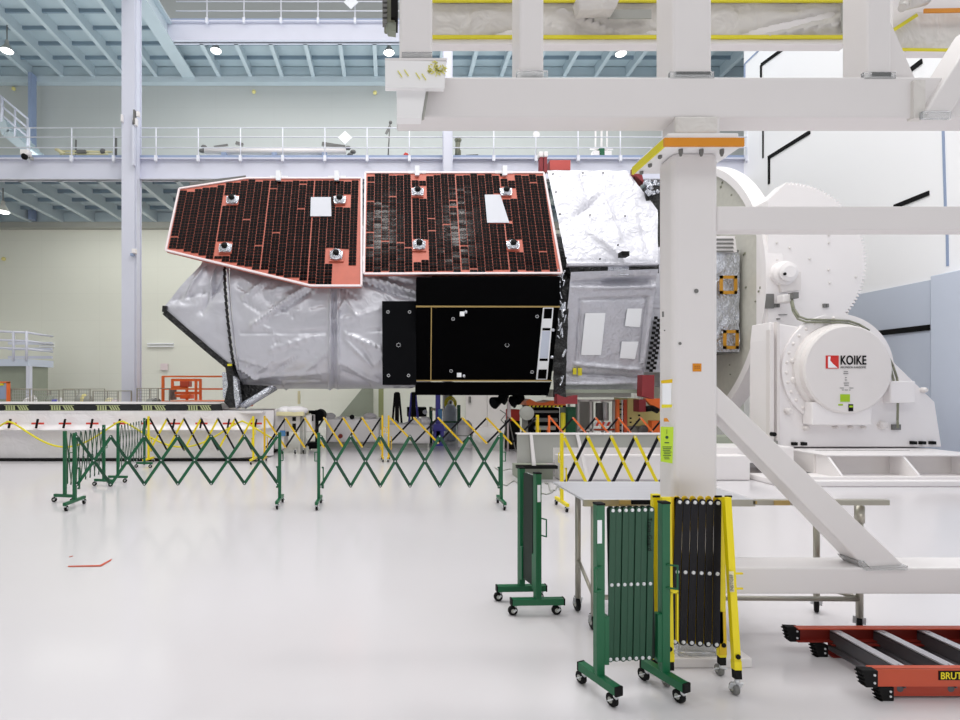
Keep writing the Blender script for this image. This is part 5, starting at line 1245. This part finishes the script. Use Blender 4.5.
obj('grey_cowl', box(BM(), X_(534, Y), X_(559, Y), Y, Y + .3, Z_(413, Y), Z_(410.5, Y)), 'greyd', r, .02); obj('grey_cowl', box(BM(), X_(533, Y), X_(558, Y), Y, Y + .3, Z_(422, Y), Z_(418, Y)), 'greyd', r, .02)
obj('grey_cowl', box(BM(), X_(535, Y), X_(556, Y), Y, Y + .3, Z_(430, Y), Z_(426, Y)), 'grey', r, .02)
bm = BM()
for px in (536, 557): lathe(bm, (X_(px, Y), Y + .2, .06), (1, 0, 0), [(.06, -.03), (.06, .03)], 12)
obj('wheel', bm, 'black', r)
loose('yellow_bin', lathe(BM(), (X_(563, 12.75), 12.75, 0), (0, 0, 1), [(.05, 0), (.06, .85), (.06, .98), (.03, 1.0)], 14), 'ytape', 'yellow narrow bin left of the green cabinet', 'bin')
r = thing('green_cabinet', 'dark green cabinet under the left edge of the silver bus', 'cabinet'); Y = 13.3
obj('cabinet_body', box(BM(), X_(566, Y), X_(576, Y), Y, Y + .5, .05, Z_(407, Y)), 'green', r, .01); obj('cabinet_door', box(BM(), X_(567, Y), X_(575, Y), Y - .02, Y, .2, Z_(409, Y)), 'green', r, .005); obj('plinth', box(BM(), X_(566, Y), X_(576, Y), Y - .05, Y + .5, 0, .3), 'green_dk', r)
r = thing('white_rack', 'white open rack with red striped guard at its base', 'rack'); Y = 13.4
bm = BM()
for px in (578.5, 591, 614): box(bm, X_(px - 1, Y), X_(px + 1, Y), Y, Y + .06, 0, Z_(400, Y)); box(bm, X_(px - 1, Y), X_(px + 1, Y), Y + .7, Y + .76, 0, Z_(400, Y))
for py in (400.5, 430): box(bm, X_(578, Y), X_(615, Y), Y, Y + .06, Z_(py + 1, Y), Z_(py - 1, Y))
obj('frame', bm, 'white2', r)
obj('back_panel', box(BM(), X_(580, Y), X_(598, Y), Y + .3, Y + .34, .3, Z_(402, Y)), 'grey', r); obj('louvre_panel', box(BM(), X_(600, Y), X_(612, Y), Y + .2, Y + .3, Z_(421, Y), Z_(403, Y)), 'greyd', r)
obj('hanging_tube', tube(BM(), W(605, 402, Y + .1), W(605.5, 420, Y + .1), .06), 'patch', r)
g = obj('guard_board', prism(BM(), [W(x, y, Y - .1) for x, y in ((596, 422), (611, 422), (613, 426), (594, 426))], (0, .04, 0)), 'patch', r)
bm = BM()
for k in range(3): x = 596 + k * 5.4; prism(bm, [W(x + 1.5, 422, Y - .11), W(x + 3.8, 422, Y - .11), W(x + 2, 426, Y - .11), W(x - .6, 426, Y - .11)], (0, .01, 0))
obj('red_stripe', bm, 'red', g); obj('guard_rail', box(BM(), X_(594, Y), X_(613, Y), Y - .1, Y, Z_(430, Y), Z_(428.5, Y)), 'orange', r)
r = thing('orange_step_ladder', 'tall orange ladder section upright between white rack and cream machine', 'ladder'); Y = 13.0
for px in (618, 625.5): obj('rail', box(BM(), X_(px - 1.6, Y), X_(px + 1.6, Y), Y, Y + .08, 0, Z_(399.5, Y)), 'liftorange' if px < 620 else 'orange', r)
obj('inner_rail', box(BM(), X_(622, Y), X_(622.8, Y), Y, Y + .05, 0, Z_(400, Y)), 'patch', r)
for k in range(6): obj('rung', tube(BM(), W(619, 404 + k * 5.3, Y + .04), W(625, 404 + k * 5.3, Y + .04), .02, 8), 'black', r)
r = thing('cream_machine', 'pale lemon machine with black slots right of the orange ladder', 'machine'); Y = 13.2
obj('machine_body', prism(BM(), [W(x, y, Y) for x, y in ((627.5, 398), (639, 398.5), (639, 412), (675, 411), (675, 426), (627.5, 426))], (0, .8, 0)), 'lemon', r, .01)
bm = BM()
for x0, y0 in ((629.5, 417.5), (629.5, 421.5), (636, 421), (638, 414.5)): box(bm, X_(x0, Y), X_(x0 + 2, Y), Y - .01, Y, Z_(y0 + 1.6, Y), Z_(y0, Y))
obj('slot', bm, 'black', r)
obj('fan_housing', lathe(BM(), W(642, 430, Y), (0, -1, 0), [(.12, 0), (.13, .1), (.06, .12)], 20), 'greyd', r); obj('base', box(BM(), X_(626, Y), X_(675, Y), Y + .1, Y + .8, 0, Z_(426, Y)), 'grey', r)
obj('white_wrap', ball(BM(), W(651, 430, Y), .2, 12, (1, .6, .7)), 'tarp', r)
r = thing('red_clamp', 'dark red bracket above the cream machine', 'bracket'); Y = 12.6
obj('bracket_arm', box(BM(), X_(639, Y), X_(646, Y), Y, Y + .3, Z_(412, Y), Z_(399.5, Y)), 'redcover', r)
obj('orange_web', prism(BM(), [W(x, y, Y) for x, y in ((645, 398.5), (660, 398.5), (662, 412), (655, 410))], (0, .1, 0)), 'liftorange', r); obj('orange_post', box(BM(), X_(654, Y), X_(664, Y), Y + .1, Y + .3, 0, Z_(421, Y)), 'liftorange', r)
obj('black_elbow', pipe(BM(), [W(646, 409, Y), W(652, 408, Y), W(658, 411, Y)], .07, 8), 'black', r)
loose('yellow_post', box(BM(), X_(536.4, 12.2), X_(539, 12.2), 12.2, 12.26, 0, Z_(415, 12.2)), 'yellow', 'short yellow post where the middle lattice barrier ends', 'post')

# cables and floor marks
rr = random.Random(3)
for k, (a, c) in enumerate((((495, 468), (560, 466)), ((503, 482), (553, 497)), ((545, 486), (562, 492)))):
    pts = []
    for i in range(15):
        t = i / 14; px = a[0] + (c[0] - a[0]) * t; py = a[1] + (c[1] - a[1]) * t + 3.5 * math.sin(t * 9 + k * 2) + 1.5 * math.sin(t * 23)
        Y = fy(py); pts.append((X_(px, Y), Y, .012))
    loose('floor_cable', pipe(BM(), pts, .01, 6), 'grey', ('long grey cable on the floor right of the middle barrier', 'loose grey cable curled beside the yellow barrier foot', 'short grey cable under the grey platform corner')[k], 'cable')
def FP(px, py): Y = fy(py); return Vector((X_(px, Y), Y, .003))
bm = prism(BM(), [FP(68, 566.2), FP(100, 565.4), FP(112, 559), FP(111, 561), FP(101, 566.8), FP(68, 567.2)], (0, 0, .0015)); prism(bm, [FP(69, 557), FP(73, 556), FP(73, 556.5), FP(69, 557.5)], (0, 0, .001))
loose('floor_tape', bm, 'orange', 'thin bent strip of orange tape on the white floor at left', 'tape')

SPLIT = set('frame_bolt seam_cable flange_bolt gear_bolt drum_bolt lifting_slot rim_block wheel black_window blanket_button wrapped_bundle tray_post stand_leg shade_strut target_cube small_fitting stringer blue_joint panel_joint leg_cap latch_pin logo_bar strip_window cradle end_fitting foot_bolt cooling_fin antenna_cap cap_top plug_hole tape_band edge_tape corner_tape yellow_residue column_flange guard_rail gate_frame scissor_arm slot stand pipe bracket gear_tag mount_bolt joist tray_bundle rail lower_rail edge_cap housing protective_cover cable'.split())
def split(o):
    bm = bmesh.new(); bm.from_mesh(o.data); bm.verts.ensure_lookup_table(); seen = set(); isl = []
    for v in bm.verts:
        if v.index in seen: continue
        st = [v]; seen.add(v.index); cur = []
        while st:
            a = st.pop(); cur.append(a.index)
            for e in a.link_edges:
                b_ = e.other_vert(a)
                if b_.index not in seen: seen.add(b_.index); st.append(b_)
        isl.append(set(cur))
    if not (1 < len(isl) <= 60): bm.free(); return
    base = o.data
    for k, s_ in enumerate(isl):
        nb = bmesh.new(); nb.from_mesh(base); nb.verts.ensure_lookup_table()
        bmesh.ops.delete(nb, geom=[v for v in nb.verts if v.index not in s_], context='VERTS')
        me = bpy.data.meshes.new(o.name); nb.to_mesh(me); nb.free(); me.materials.append(base.materials[0])
        if k == 0: o.data = me
        else:
            c = o.copy(); c.data = me; C.objects.link(c)
    bm.free()
import re
for o in list(bpy.data.objects):
    if o.type == 'MESH' and o.parent is not None and re.sub(r'\.\d+$', '', o.name) in SPLIT: split(o)
# put every world-built root at the foot of its geometry
bpy.context.view_layer.update()
def desc(o):
    out = []
    for c in o.children: out.append(c); out += desc(c)
    return out
for o in ROOTS:
    pts = []
    for c in ([o] if o.type != 'EMPTY' else []) + desc(o):
        if c.type in ('MESH', 'FONT'): pts += [c.matrix_world @ Vector(v) for v in c.bound_box]
    if not pts: continue
    lo = Vector([min(p[i] for p in pts) for i in range(3)]); hi = Vector([max(p[i] for p in pts) for i in range(3)])
    d = Vector(((lo.x + hi.x) / 2, (lo.y + hi.y) / 2, lo.z))
    if o.type == 'EMPTY':
        o.location = d
        for c in o.children: c.location = c.location - d
    else:
        o.data.transform(Matrix.Translation(-d)); o.location = d

# ------------------------------------------------------------------ camera and light
cam = bpy.data.cameras.new('camera'); co = bpy.data.objects.new('camera', cam); C.objects.link(co)
co.location = (0, 0, H); co.rotation_euler = (math.radians(90), 0, 0)
cam.sensor_width = 36; cam.lens = F / 960 * 36; cam.shift_x = (480 - VX) / 960; cam.shift_y = (VY - 360) / 960
cam.clip_end = 200
bpy.context.scene.camera = co
w = bpy.data.worlds.new('world'); bpy.context.scene.world = w; w.use_nodes = True
w.node_tree.nodes['Background'].inputs[0].default_value = (.97, .98, 1.0, 1); w.node_tree.nodes['Background'].inputs[1].default_value = .5
def area(name, loc, size, size_y, power, rot=(0, 0, 0), col=(1, .99, .97)):
    l = bpy.data.lights.new(name, 'AREA'); l.shape = 'RECTANGLE'; l.size = size; l.size_y = size_y; l.energy = power; l.color = col
    o = bpy.data.objects.new(name, l); C.objects.link(o); o.location = loc; o.rotation_euler = rot; return o
area('ceiling_light', (-1, 8.7, 17.8), 24, 13, 2700)
area('ceiling_light', (0, -2.5, 12), 16, 3, 450, (math.radians(35), 0, 0))
for x, y, p in ((-.4, 5.9, 220), (3.3, 5.9, 240)): area('glint_lamp', (x, y, 17.2), .6, .6, p)  # two small unseen lamps added to put glints on the solar cells
area('gallery_light', (-2, 18.6, 8.2), 22, 1.2, 420, (math.radians(15), 0, 0), (1, 1, .94))
area('deck_fill_light', (-3, 18.6, 9.12), 26, 1.4, 420, (math.radians(180), 0, 0), (.97, 1, 1))  # added fill, no real fixture: brightens the underside of the upper decks
area('low_fill_light', (1.5, -.6, .25), 4, .8, 34, (math.radians(180 - 38), 0, 0))  # unseen fill added low near the camera to lift the beam undersides
sc = bpy.context.scene
sc.view_settings.view_transform = 'Standard'; sc.view_settings.look = 'None'; sc.view_settings.exposure = -.12; sc.view_settings.gamma = 1
